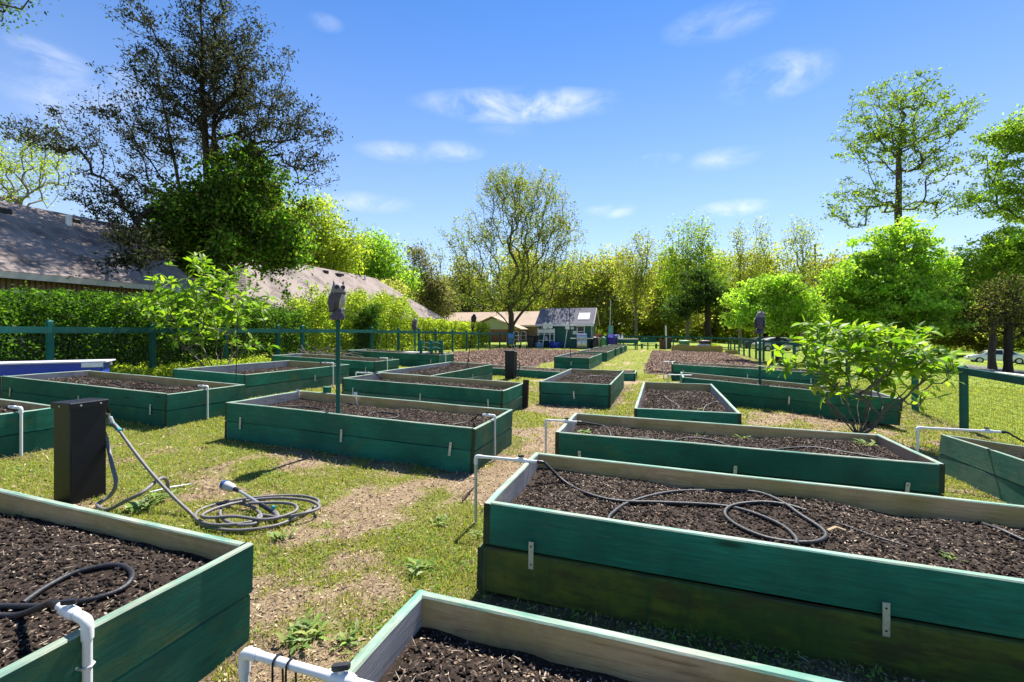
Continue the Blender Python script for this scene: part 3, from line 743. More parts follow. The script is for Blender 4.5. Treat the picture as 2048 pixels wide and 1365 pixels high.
# broad-leaved low weeds (clover-like leaflets)
x, y = sample_ground(120000, .9, 9, 1.3); c = cover(x, y); fine = fbm(x * 4 + 7, y * 4, 3)
k = (rg.random(len(x)) < np.clip((c - .42) * 1.5, 0, 1)) & (fine > .5); x, y = x[k], y[k]
o = chips('clover', np.stack([x, y, gzn(x, y) + .012], 1), rg, .020, None, 0.0, np.array([(.13, .25, .035), (.19, .31, .05), (.09, .19, .03), (.24, .33, .07)]), zs=.006)
o.data.materials[0] = M_GRASS; tag(o, 'low clover and weeds mixed into the grass', 'clover', kind='stuff')
# ------------------------------------------------------------------ trees
def leaf_quads(C, rg, size, aspect, up=0.0, droop=None):
    """(n,4,3) rhombic leaves at centres C with random attitude; up tilts faces to the sky"""
    n = len(C); d = rg.normal(0, 1, (n, 3)); d /= np.linalg.norm(d, axis=1)[:, None] + 1e-9
    nrm = rg.normal(0, 1, (n, 3)); nrm[:, 2] += up; nrm /= np.linalg.norm(nrm, axis=1)[:, None] + 1e-9
    a = d - nrm * (d * nrm).sum(1)[:, None]; a /= np.linalg.norm(a, axis=1)[:, None] + 1e-9; b = np.cross(nrm, a)
    L = size * rg.uniform(.55, 1.35, n); w = L * aspect
    V = np.stack([C - a * (L / 2)[:, None], C + b * (w / 2)[:, None] - a * (L * .05)[:, None] + nrm * (L * .08)[:, None], C + a * (L / 2)[:, None], C - b * (w / 2)[:, None] - a * (L * .05)[:, None] + nrm * (L * .08)[:, None]], 1)
    return V
def skeleton(rg, base_h, top_h, lean, pts, seg, rise, upk, wob=.12, stems=()):
    """grow limbs from a trunk towards crown points; returns nodes, parents, ends"""
    N = [np.array([0., 0., 0.])]; par = [-1]
    nt = max(3, int(top_h / seg))
    for i in range(1, nt + 1):
        t = i / nt; p = np.array([lean[0] * t + rg.normal(0, wob) * seg * .5, lean[1] * t + rg.normal(0, wob) * seg * .5, top_h * t]); N.append(p); par.append(len(N) - 2)
    for sx_, sy_3, sz_ in stems:            # further upright stems forking low on the trunk
        prev = min(3, nt); a0 = N[prev]; m = max(3, int((sz_ - a0[2]) / seg))
        for i in range(1, m + 1):
            t = i / m; N.append(np.array([a0[0] + sx_ * t ** .8, a0[1] + sy_3 * t ** .8, a0[2] + (sz_ - a0[2]) * t]) + rg.normal(0, wob, 3) * seg * .4); par.append(prev); prev = len(N) - 1
    ends = []
    order = np.argsort(np.hypot(pts[:, 0] - lean[0] * .5, pts[:, 1] - lean[1] * .5) + .35 * np.maximum(0, pts[:, 2] - top_h))
    arr = np.array(N)
    for i in order:
        p = pts[i]; d = p - arr; dist = np.linalg.norm(d, axis=1); hor = np.hypot(d[:, 0], d[:, 1])
        cost = dist + upk * np.maximum(0, rise * hor - d[:, 2]) + 50 * (arr[:, 2] < base_h)
        j = int(np.argmin(cost)); a = arr[j]; L = dist[j]; m = max(1, int(math.ceil(L / seg)))
        pd = a - arr[par[j]] if par[j] >= 0 else np.array([0, 0, 1.]); pd = pd / (np.linalg.norm(pd) + 1e-9)
        ctrl = a + (p - a) * .35 + (pd * .25 + np.array([0, 0, .12])) * L * .5
        prev = j; new = []
        for k in range(1, m + 1):
            t = k / m; q = a * (1 - t) ** 2 + ctrl * 2 * t * (1 - t) + p * t * t + (rg.normal(0, wob, 3) * seg * .4 if k < m else 0)
            N.append(q); par.append(prev); prev = len(N) - 1; new.append(q)
        arr = np.concatenate([arr, np.array(new)]); ends.append(prev)
    return arr, np.array(par), np.array(ends)
def limb_mesh(name, arr, par, ends, r_tip, r_base, mat, parent, power=None, flare=1.3):
    n = len(arr); cnt = np.zeros(n); cnt[ends] += 1
    for i in range(n - 1, 0, -1): cnt[par[i]] += max(cnt[i], .0)
    cnt = np.maximum(cnt, 1); p = math.log(r_base / r_tip) / math.log(max(cnt[0], 2)); r = r_tip * cnt ** p
    r[0] *= flare
    k = np.arange(1, n); a = arr[par[k]]; b = arr[k]; ra = np.minimum(r[par[k]], r[k] * 1.5 + .004); rb_ = r[k]
    a = a.copy()
    t = b - a; L = np.linalg.norm(t, axis=1)[:, None] + 1e-9; t = t / L
    ref = np.where(np.abs(t[:, 2:3]) < .9, np.array([[0, 0, 1.]]), np.array([[1., 0, 0]])); x = np.cross(t, ref); x /= np.linalg.norm(x, axis=1)[:, None] + 1e-9; y = np.cross(t, x)
    ns = 6; an = np.arange(ns) * 2 * np.pi / ns
    ring = x[:, None, :] * np.cos(an)[None, :, None] + y[:, None, :] * np.sin(an)[None, :, None]
    V = np.concatenate([a[:, None, :] + ring * ra[:, None, None], b[:, None, :] + t[:, None, :] * (rb_ * .3)[:, None, None] + ring * rb_[:, None, None]], 1)
    f = np.array([(i, (i + 1) % ns, ns + (i + 1) % ns, ns + i) for i in range(ns)]); F = (f[None] + 2 * ns * np.arange(len(k))[:, None, None]).reshape(-1, 4)
    o = npmesh(name, V.reshape(-1, 3), F, mat, None, parent, True)
    return o, r
def crown_points(rg, env, n, shell=.45):
    w = np.array([e[3] * e[4] * e[5] * (e[6] if len(e) > 6 else 1) for e in env]); w = w / w.sum(); ci = rg.choice(len(env), n, p=w)
    d = rg.normal(0, 1, (n, 3)); d /= np.linalg.norm(d, axis=1)[:, None]; rr = rg.random(n) ** shell
    E = np.array([e[:6] for e in env]); return E[ci, :3] + d * rr[:, None] * E[ci, 3:6]
def leaf_mesh(name, C, clump, rg, size, aspect, cols, mat, parent, up=.3, gap=None):
    if gap:
        nz = fbm3(C + 50, gap[0]); kp = nz + rg.normal(0, .02, len(C)) > gap[1]; C = C[kp]; clump = clump[kp] * (.8 + .55 * np.clip((nz[kp] - gap[1]) / .2, 0, 1))
    V = leaf_quads(C, rg, size, aspect, up); n = len(C)
    ci = rg.integers(0, len(cols), n); col = np.array(cols)[ci] * rg.uniform(.75, 1.25, n)[:, None] * clump[:, None]
    o = npmesh(name, V.reshape(-1, 3), np.arange(n * 4).reshape(n, 4), mat, np.repeat(col, 4, 0), parent)
    return o
def make_tree(name, label, loc, env, n_pts, n_leaf, size, cols, seed, base_h=1.5, top_h=None, lean=(0, 0), r_base=.25, r_tip=.012, seg=.7, rise=.5, upk=1.0,
              spread=.45, aspect=.55, up=.3, bark=None, mat=None, shell=.45, along=.5, group=None, cat='tree', flat=.7, wob=.12, rz=0.0, scale=1.0, gap=None, stems=()):
    rg = np.random.default_rng(seed); bark = bark or M_BARK; mat = mat or M_LEAF
    root = empty(name, loc, rz); root.scale = (scale,) * 3; tag(root, label, cat, group)
    pts = crown_points(rg, env, n_pts, shell); pts = pts[pts[:, 2] > base_h * .8]
    top_h = top_h or max(e[2] for e in env)
    arr, par, ends = skeleton(rg, base_h, top_h, lean, pts, seg, rise, upk, wob, stems)
    limb_mesh('trunk', arr, par, ends, r_tip, r_base, bark, root)
    if n_leaf:
        # leaves at the twig ends and a little way back along the twigs
        e = ends[rg.integers(0, len(ends), n_leaf)]; t = rg.random(n_leaf) ** 1.5 * along * 2
        pa = par[e]; c = np.where((t < 1)[:, None], arr[e] * (1 - t)[:, None] + arr[pa] * t[:, None], arr[pa] * (2 - t)[:, None] + arr[np.maximum(par[pa], 0)] * (t - 1)[:, None])
        c = c + rg.normal(0, spread, (n_leaf, 3)) * np.array([1, 1, flat])
        cb = rg.uniform(.7, 1.25, len(arr)); leaf_mesh('crown', c, cb[e], rg, size, aspect, cols, mat, root, up, gap)
    return root
def copy_tree(root, loc, rz, scale, label):
    c = root.copy(); COL.objects.link(c); c.location = loc; c.rotation_euler = (0, 0, rz); c.scale = scale if isinstance(scale, tuple) else (scale,) * 3; c['label'] = label
    for ch in root.children:
        k = ch.copy(); COL.objects.link(k); k.parent = c
    return c
YG = [(.27, .35, .035), (.34, .40, .055), (.21, .29, .03), (.40, .42, .09)]          # fresh yellow green
MG = [(.13, .26, .026), (.16, .31, .038), (.10, .20, .022), (.22, .35, .05)]              # mid green
BG = [(.24, .40, .05), (.31, .46, .065), (.19, .33, .045), (.38, .50, .10)]             # bright spring green
OL = [(.31, .28, .09), (.38, .33, .13), (.25, .25, .06), (.42, .35, .17)]             # olive with catkins
DK = [(.026, .032, .024), (.030, .036, .026), (.014, .018, .014), (.045, .045, .036), (.05, .055, .045)]   # dark old foliage
IVY = [(.08, .17, .018), (.12, .23, .026), (.05, .12, .014), (.17, .28, .04)]

# --- big dark tree on the left with ivy on its lower half
p = D(428, 20.5)
def S(px, d=20.5): return (px - 428) / FPX * d
def Zt(py, d=20.5, b=None): return ZAT(py, d) - p.z
cy_, sy_ = math.cos(YAW), math.sin(YAW)
def ell(px, py, rpx, rpy, d, base, ref_px, rd=None, w=1.0, dd=0.0):
    """crown lobe given by its place in the view: returns local ellipsoid (x, y, z, rx, ry, rz)"""
    q = D(px, d + dd); k = (d + dd) / FPX; return (q.x - base.x, q.y - base.y, ZAT(py, d + dd) - base.z, rpx * k, (rd if rd else rpx * .8) * k, rpy * k, w)
d = 20.5
env = [ell(430, 60, 90, 130, d, p, 428), ell(420, 200, 200, 70, d, p, 428), ell(400, 130, 150, 70, d, p, 428), ell(570, 250, 120, 60, d, p, 428), ell(480, 160, 130, 90, d, p, 428, w=1.0),
       ell(290, 270, 170, 55, d, p, 428), ell(240, 390, 110, 90, d, p, 428), ell(600, 330, 90, 40, d, p, 428), ell(270, 500, 60, 70, d, p, 428, dd=-6, w=5), ell(230, 430, 70, 60, d, p, 428, dd=-3, w=2.5), ell(120, 285, 60, 22, d, p, 428, w=3), ell(50, 265, 60, 25, d, p, 428, w=3),
       ell(640, 265, 55, 25, d, p, 428, w=2), ell(420, -60, 90, 80, d, p, 428), ell(270, 30, 60, 40, d, p, 428, w=2), ell(520, 60, 50, 50, d, p, 428, w=1.2)]
big = make_tree('dark_tree', 'tall dark twiggy tree with ivy over its lower trunk, left of the large owl', p, env, 1700, 40000, .145, DK, 21, base_h=2.6, top_h=12.0, r_base=.25, r_tip=.0065, seg=.55, rise=.42, upk=1.0, spread=.17, aspect=.40, along=1.0, flat=.6, bark=M_BARKDARK, wob=.06, shell=.5, stems=((-2.6, -.8, 13.5), (2.4, .8, 14.0), (-.6, -.2, 16.5)))
rg = np.random.default_rng(210)
env2 = [ell(470, 420, 120, 90, d, p, 428), ell(440, 490, 150, 80, d, p, 428, w=1.4), ell(520, 400, 85, 70, d, p, 428), ell(380, 440, 80, 70, d, p, 428), ell(560, 480, 55, 100, d, p, 428), ell(440, 340, 55, 60, d, p, 428), ell(430, 250, 25, 60, d, p, 428, w=.8), ell(330, 500, 60, 45, d, p, 428), ell(585, 430, 30, 60, d, p, 428, w=1.5), ell(500, 320, 30, 40, d, p, 428, w=1.5), ell(590, 530, 30, 70, d, p, 428, w=1.5)]
cp = crown_points(rg, env2, 300, .33); k = rg.integers(0, len(cp), 80000); cb = rg.uniform(.45, 1.5, len(cp)) * (.9 + .14 * np.clip(cp[:, 0], -1.5, 4))
leaf_mesh('ivy', gap=(.9, .48), C=cp[k] + rg.normal(0, .30, (len(k), 3)) * rg.uniform(.5, 1.7, len(cp))[k][:, None], clump=cb[k], rg=rg, size=.15, aspect=.7, cols=IVY + [(.10, .12, .03), (.06, .06, .02)], mat=M_LEAF, parent=big, up=.3)['label'] = 'dense dark green ivy'
# --- bare twiggy tree at the far left edge, and the branch that reaches in at the top left
p = D(40, 34); d = 34
make_tree('sparse_tree', 'nearly bare twiggy tree above the left house roof', p, [ell(30, 340, 110, 80, d, p, 0), ell(90, 300, 60, 50, d, p, 0), ell(-60, 330, 90, 80, d, p, 0)], 420, 5200, .17, YG, 23, base_h=4, top_h=8.0, r_base=.20, r_tip=.010, seg=.7, rise=.9, upk=1.0, spread=.25, bark=M_BARKPALE)
p = D(-260, 15); d = 15
make_tree('overhanging_tree', 'leafy branch tips reaching in at the top left corner', p, [ell(30, -5, 55, 30, d, p, 0, w=3), ell(-90, -20, 100, 90, d, p, 0), ell(-260, -30, 150, 110, d, p, 0)], 170, 6500, .12, [(.06, .12, .02), (.09, .16, .03), (.04, .08, .015)], 24, base_h=4, top_h=9.5, r_base=.3, seg=.7, rise=.3, spread=.28)
# --- yellow-green trees behind the second house
p = D(630, 40); d = 40
make_tree('yellow_green_tree', 'yellow-green spring tree behind the dark tree and second house', p, [ell(620, 440, 70, 45, d, p, 0), ell(670, 500, 70, 60, d, p, 0), ell(610, 520, 80, 60, d, p, 0)], 260, 17000, .27, YG, 25, base_h=3, top_h=9, r_base=.3, seg=.9, spread=.5, group='trees behind the houses')
p = D(755, 56); d = 56
make_tree('green_tree', 'rounded bright green tree above the second house roof', p, [ell(745, 520, 60, 60, d, p, 0), ell(790, 560, 50, 55, d, p, 0), ell(720, 570, 60, 50, d, p, 0)], 260, 17000, .36, BG, 26, base_h=3, top_h=9.5, r_base=.35, seg=1.1, spread=.65, group='trees behind the houses')
p = D(862, 60); d = 60
make_tree('grey_tree', 'grey-olive twiggy tree between the house roof and the spreading tree', p, [ell(860, 570, 32, 70, d, p, 0), ell(875, 600, 45, 45, d, p, 0), ell(835, 520, 25, 40, d, p, 0)], 300, 8000, .30, [(.17, .16, .10), (.22, .19, .13), (.14, .15, .07)], 27, base_h=2, top_h=10, r_base=.3, seg=.9, rise=1.2, spread=.5, bark=M_BARKPALE, group='trees behind the houses')
p = D(770, 48); d = 48
make_tree('pale_tree', 'small pale yellow tree overhanging the end of the second house roof', p, [ell(770, 590, 55, 30, d, p, 0), ell(800, 620, 40, 20, d, p, 0)], 120, 5000, .28, [(.36, .36, .12), (.30, .32, .08), (.40, .38, .18)], 28, base_h=2, top_h=5, r_base=.14, seg=.8, spread=.4, group='trees behind the houses')
# --- the spreading tree in the middle
p = D(1022, 47); d = 47
env = [ell(1040, 430, 95, 90, d, p, 0), ell(1090, 470, 85, 75, d, p, 0), ell(960, 480, 70, 70, d, p, 0), ell(1000, 380, 55, 45, d, p, 0), ell(1040, 370, 90, 40, d, p, 0), ell(1120, 450, 50, 70, d, p, 0), ell(900, 490, 45, 35, d, p, 0, w=1.5),
       ell(1050, 560, 130, 45, d, p, 0), ell(940, 560, 70, 45, d, p, 0), ell(1150, 540, 45, 50, d, p, 0), ell(1010, 350, 40, 22, d, p, 0), ell(1090, 385, 50, 30, d, p, 0), ell(1000, 600, 110, 25, d, p, 0)]
make_tree('spreading_tree', 'broad many-stemmed spring tree standing left of the green shed', p, env, 1300, 34000, .19, [(.24, .22, .07), (.16, .24, .03), (.30, .25, .12), (.14, .21, .03), (.20, .26, .05)], 30, base_h=1.2, top_h=5.5, r_base=.33, r_tip=.010, seg=.75, rise=1.15, upk=1.6, spread=.24, bark=M_BARK, shell=.55, wob=.05, flat=1.1)
# --- row of slender trees right of the shed
def slender(px, d, lobes, n, nl, seed, label, cols, size=.26, rb=.26, grp='row of trees beyond the far fence', **kw):
    p = D(px, d); env = [ell(a, b_, c, e, d, p, 0) for a, b_, c, e in lobes]
    return make_tree('slender_tree', label, p, env, n, nl, size, cols, seed, base_h=kw.pop('base_h', 2.5), top_h=ZAT(min(b_ + e * .2 for a, b_, c, e in lobes), d) - p.z, r_base=rb * .8, r_tip=.010, seg=.8, rise=1.9, upk=1.3, spread=.36, bark=M_BARKPALE, group=grp, flat=1.1, **kw)
slender(1272, 58, [(1285, 520, 30, 70), (1245, 530, 20, 60), (1272, 570, 42, 55)], 420, 6500, 31, 'slender many-branched tree with pale trunk right of the shed pole', OL + YG)
slender(1375, 56, [(1350, 510, 35, 80), (1398, 500, 38, 85), (1375, 560, 65, 65), (1430, 560, 40, 60)], 560, 15000, 32, 'tallest leafy tree in the row behind the timber planter', YG + MG[:2])
slender(1480, 60, [(1480, 510, 22, 80), (1525, 500, 20, 75), (1500, 560, 45, 60)], 420, 6000, 33, 'thin twin-crowned tree left of the utility pole', OL[:2] + YG)
slender(1605, 62, [(1585, 490, 25, 65), (1615, 480, 22, 60), (1600, 560, 40, 60)], 360, 4200, 34, 'sparse thin tree touching the utility pole', OL[:1] + YG)
# dark cedar with a stout trunk
p = D(1416, 47); d = 47
make_tree('cedar_tree', 'dark cedar with a stout bare trunk behind the far fence', p, [ell(1416, 590, 60, 28, d, p, 0), ell(1400, 560, 40, 30, d, p, 0), ell(1360, 615, 45, 28, d, p, 0), ell(1450, 600, 30, 25, d, p, 0)], 240, 10000, .24, [(.03, .06, .015), (.05, .10, .02), (.02, .04, .012), (.08, .14, .03)], 35, base_h=2.6, top_h=6.5, r_base=.34, seg=.7, rise=.1, spread=.35, bark=M_BARKDARK, flat=.35)
# bright small-crowned trees on the right lawn
p = D(1556, 25); d = 25
make_tree('dogwood_tree', 'low bright green spreading tree behind the small right owl', p, [ell(1500, 610, 60, 32, d, p, 0), ell(1560, 590, 70, 40, d, p, 0), ell(1600, 610, 45, 40, d, p, 0), ell(1530, 570, 55, 25, d, p, 0), ell(1480, 640, 40, 22, d, p, 0), ell(1560, 650, 80, 20, d, p, 0), ell(1620, 640, 40, 25, d, p, 0)], 460, 26000, .15, BG, 36, base_h=.7, top_h=2.2, r_base=.13, r_tip=.006, seg=.4, rise=.25, spread=.20, bark=M_BARKDARK, flat=.4, gap=(1.1, .43))
p = D(1775, 29); d = 29
env = [ell(1790, 500, 80, 55, d, p, 0), ell(1740, 560, 90, 60, d, p, 0), ell(1830, 560, 85, 65, d, p, 0), ell(1780, 610, 120, 35, d, p, 0), ell(1880, 600, 50, 45, d, p, 0), ell(1690, 590, 45, 45, d, p, 0), ell(1810, 455, 35, 22, d, p, 0), ell(1780, 650, 130, 28, d, p, 0), ell(1660, 630, 40, 30, d, p, 0), ell(1900, 640, 45, 28, d, p, 0)]
make_tree('maple_tree', 'dense bright green maple below the tall sparse tree on the right', p, env, 900, 62000, .19, BG, 37, base_h=1.2, top_h=5.0, r_base=.2, r_tip=.008, seg=.6, rise=.8, spread=.24, bark=M_BARK, flat=.45, gap=(.8, .43), aspect=.7)
p = D(1797, 40); d = 40
env = [ell(1800, 200, 100, 45, d, p, 0), ell(1740, 270, 75, 50, d, p, 0), ell(1870, 240, 75, 50, d, p, 0), ell(1800, 290, 95, 60, d, p, 0), ell(1720, 390, 80, 40, d, p, 0), ell(1880, 330, 65, 35, d, p, 0), ell(1900, 400, 70, 40, d, p, 0), ell(1690, 430, 50, 35, d, p, 0), ell(1800, 400, 80, 40, d, p, 0, w=.4), ell(1940, 210, 30, 18, d, p, 0, w=2)]
make_tree('tall_tree', 'tall airy tree with a straight trunk rising above the maple on the right', p, env, 820, 13500, .23, [(.15, .24, .035), (.20, .29, .045), (.25, .31, .07), (.11, .18, .03)], 38, base_h=6.5, top_h=19, r_base=.27, r_tip=.009, seg=.8, rise=.45, upk=1.0, spread=.24, bark=M_BARK, flat=.5, wob=.06)
p = D(2075, 33); d = 33
env = [ell(2040, 300, 75, 50, d, p, 0), ell(2100, 250, 90, 60, d, p, 0), ell(2010, 370, 60, 45, d, p, 0), ell(2080, 400, 100, 50, d, p, 0), ell(1950, 400, 40, 25, d, p, 0), ell(2030, 265, 60, 25, d, p, 0)]
make_tree('edge_tree', 'tall leafy tree cut by the right edge above the parked car', p, env, 620, 19000, .23, [(.19, .31, .04), (.25, .37, .05), (.15, .25, .035), (.30, .39, .08)], 39, base_h=5, top_h=14, r_base=.32, seg=.8, rise=.4, spread=.26, flat=.45, wob=.07, gap=(.7, .42), r_tip=.009)
p = D(1985, 31); d = 31
env = [ell(1990, 520, 70, 50, d, p, 0), ell(2040, 490, 60, 45, d, p, 0), ell(1940, 560, 55, 40, d, p, 0), ell(2060, 560, 60, 60, d, p, 0), ell(1960, 600, 60, 25, d, p, 0)]
make_tree('yellow_green_tree', 'yellow-green tree between the maple and the right edge', p, env, 520, 30000, .19, [(.26, .38, .04), (.32, .43, .06), (.21, .32, .035)], 40, base_h=2.5, top_h=6, r_base=.2, seg=.6, rise=.5, spread=.26, flat=.5, gap=(.8, .43), r_tip=.008)
p = D(2016, 27); d = 27
env = [ell(2000, 610, 70, 35, d, p, 0), ell(1950, 640, 50, 28, d, p, 0), ell(2050, 640, 50, 40, d, p, 0), ell(2020, 580, 50, 30, d, p, 0)]
make_tree('brown_tree', 'dusky brown-green tree with dark trunk in front of the white car', p, env, 420, 9000, .13, [(.12, .12, .045), (.15, .13, .07), (.09, .095, .04), (.17, .20, .05)], 41, base_h=1.3, top_h=3.6, r_base=.20, seg=.45, rise=.2, spread=.26, bark=M_BARKDARK)
# --- distant wood, each tree its own
bgp = D(1160, 80); d = 80
bt1 = make_tree('background_tree', 'olive green background tree rising behind the green shed', bgp, [ell(1160, 555, 55, 55, d, bgp, 0), ell(1120, 590, 60, 45, d, bgp, 0), ell(1200, 590, 60, 45, d, bgp, 0), ell(1160, 630, 95, 32, d, bgp, 0)], 380, 22000, .42, OL + YG, 50, base_h=1.2, top_h=8, r_base=.26, r_tip=.02, seg=1.4, rise=.6, spread=.8, group='wood beyond the garden')
bgp = D(930, 76); d = 76
bt2 = make_tree('background_tree', 'olive background tree left of the spreading tree', bgp, [ell(930, 560, 50, 45, d, bgp, 0), ell(890, 600, 60, 45, d, bgp, 0), ell(965, 600, 55, 45, d, bgp, 0), ell(930, 635, 85, 28, d, bgp, 0)], 360, 20000, .42, [(.24, .24, .07), (.20, .20, .06), (.28, .25, .11), (.17, .20, .04)], 51, base_h=1.2, top_h=8, r_base=.26, r_tip=.02, seg=1.4, rise=.6, spread=.8, group='wood beyond the garden')
rr = random.Random(9)
spots = [(560, 62, 1.0, 0), (650, 75, 1.1, 1), (700, 66, 1.05, 0), (820, 85, 1.1, 1), (1040, 88, 1.15, 0), (1100, 95, 1.2, 1), (1230, 84, 1.1, 0), (1300, 92, 1.15, 1), (1340, 80, 1.0, 0), (1430, 86, 1.2, 0), (1470, 95, 1.0, 1),
         (1530, 82, 1.1, 0), (1580, 78, .9, 1), (1650, 70, .95, 0), (1720, 82, 1.1, 1), (1880, 75, 1.0, 0), (1960, 68, 1.0, 1), (2060, 62, 1.1, 0), (480, 55, .9, 1), (300, 60, 1.0, 0), (150, 62, .95, 1), (20, 58, .9, 0)]
names_l = ['beyond the big dark tree', 'left part of the wood behind the second house', 'behind the roof ridge of the second house', 'behind the grey twiggy tree', 'directly behind the spreading tree', 'between the spreading tree and the shed', 'right of the shed, behind the bare pole', 'behind the slender pale-trunked tree',
           'left of the tallest tree in the row', 'behind the dark cedar', 'behind the thin twin-crowned tree', 'behind the low dogwood, left side', 'behind the low dogwood, right side', 'between utility pole and maple', 'behind the left half of the maple', 'behind the right half of the maple', 'behind the yellow-green tree on the right', 'at the right edge behind the parked car', 'hidden behind the ivy of the dark tree', 'behind the left house and hedge', 'behind the ridge of the left house', 'at the left edge behind the house roof']
for (px, dd, s, w), ln in zip(spots, names_l):
    copy_tree((bt1, bt2)[w], D(px, dd), rr.uniform(0, 6.28), (s * rr.uniform(.85, 1.15), s * rr.uniform(.85, 1.15), s * rr.uniform(.82, 1.08)), 'hazy olive background tree ' + ln)

# ------------------------------------------------------------------ hedges: leafy volumes over twigs
def hedge(name, label, x0, x1, y0, y1, h, n, size, cols, seed, mat=None, topvar=.25, group=None, cat='hedge'):
    rg = np.random.default_rng(seed); cx, cy = (x0 + x1) / 2, (y0 + y1) / 2; root = empty(name, (cx, cy, G(cx, cy))); tag(root, label, cat, group)
    u = rg.uniform(x0, x1, n); v = rg.uniform(y0, y1, n); hz = h * (1 + topvar * (fbm(u * 1.1 + seed, v * 1.1, 3) - .5) * 2)
    w = rg.random(n) ** .8 * hz
    # keep leaves near the outer skin
    e = np.minimum(np.minimum(u - x0, x1 - u), hz - w); keep = (e < .40) | (rg.random(n) < .45); u, v, w, hz = u[keep], v[keep], w[keep], hz[keep]
    sh = np.sqrt(np.clip(w / hz, 0, 1)); u = cx + (u - cx) * (1 - .18 * np.clip(w / hz, 0, 1) ** 3) + (fbm(v * 1.7, w * 1.7 + seed, 3) - .5) * .5
    wt = rg.random(len(u)) < .02; w = np.where(wt, w + rg.uniform(0, .35, len(u)), w)
    C = np.stack([u - cx, v - cy, w + gz(u, v) - G(cx, cy)], 1)
    cl = .65 + .75 * fbm(v * 2.2 + seed, w * 2.2 + u, 3)
    leaf_mesh('foliage', C, cl, rg, size, .6, cols, mat or M_LEAF, root, .5)
    # stems
    mb = MB(); ns = int((y1 - y0) * 3)
    for i in range(ns):
        yy = y0 + (i + .5) * (y1 - y0) / ns - cy; xx = rg.uniform(-.25, .25) * (x1 - x0); zb = G(xx + cx, yy + cy) - G(cx, cy)
        mb.tube([(xx, yy, zb - .05), (xx + rg.normal(0, .1), yy + rg.normal(0, .12), zb + h * .45), (xx + rg.normal(0, .2), yy + rg.normal(0, .3), zb + h * .85)], [.03, .02, .008], 5)
    mb.build('stems', M_BARKDARK, root)
    return root
hedge('hedge', 'dense dark green hedge in front of the left brick house', -15.4, -13.5, 2.5, 15.2, 2.15, 90000, .085, [(.045, .11, .012), (.07, .15, .018), (.03, .075, .009), (.10, .19, .025)], 60)
hedge('hedge', 'tall yellow-green overgrown hedge behind the large owl', -15.6, -13.6, 15.4, 24.5, 2.7, 60000, .10, YG + [(.16, .26, .03)], 61, topvar=.5)
hedge('hedge', 'clipped yellow-green hedge along the fence left of the tan house', -15.2, -13.9, 26.0, 37.0, 2.05, 32000, .12, YG, 62, topvar=.1)
hedge('shrub', 'dark green bush on the fence right of the large owl', -13.5, -12.75, 17.6, 19.0, 2.0, 9000, .08, [(.045, .10, .014), (.07, .15, .02), (.03, .07, .01)], 63, topvar=.5, cat='shrub')
# low ground cover by the left fence
rg = np.random.default_rng(64); n = 26000; x = rg.uniform(-13.4, -11.6, n); y = rg.uniform(3.5, 12.5, n); kk = fbm(x * 1.3, y * 1.3, 3) + rg.normal(0, .08, n) > .44; x, y = x[kk], y[kk]
hgt = .45 * fbm(x * 2, y * 2 + 4, 3)
C = np.stack([x, y, gz(x, y) + rg.random(len(x)) * hgt + .03], 1)
o = leaf_mesh('ground_cover', C, .7 + .6 * rg.random(len(x)), rg, .065, .55, YG, M_LEAF, None, .6); tag(o, 'yellow-green creeping ground cover along the left fence', 'ground cover', kind='stuff')

# ------------------------------------------------------------------ two shrubs with large leaves in rosettes
def leaf_shape(L, w, bend, mat, name='leaf'):
    prof = [(0, .0), (.12, .22), (.35, .9), (.55, 1.0), (.78, .72), (1, 0)]; V = []; F = []
    for t, ww in prof:
        z = -bend * L * t * t
        V += [(L * t, -w * ww / 2, z + .10 * w * ww), (L * t, 0, z), (L * t, w * ww / 2, z + .10 * w * ww)]
    for i in range(len(prof) - 1):
        for k in (0, 1): F.append((i * 3 + k, i * 3 + k + 1, i * 3 + 4 + k, i * 3 + 3 + k))
    return np.array(V), np.array(F)
LSH = [leaf_shape(1.0, .34, .35, None), leaf_shape(1.0, .30, .15, None), leaf_shape(1.0, .38, .55, None)]
LCOL = [(.25, .38, .03), (.16, .29, .025), (.10, .21, .022), (.33, .42, .06)]
LME = {}
for i, (V, F) in enumerate(LSH):
    for j, c in enumerate(LCOL):
        tmp = npmesh('leaf', V, F, M_LEAFG, np.tile(np.array(c), (len(V), 1)), None, True); LME[i, j] = tmp.data; bpy.data.objects.remove(tmp)
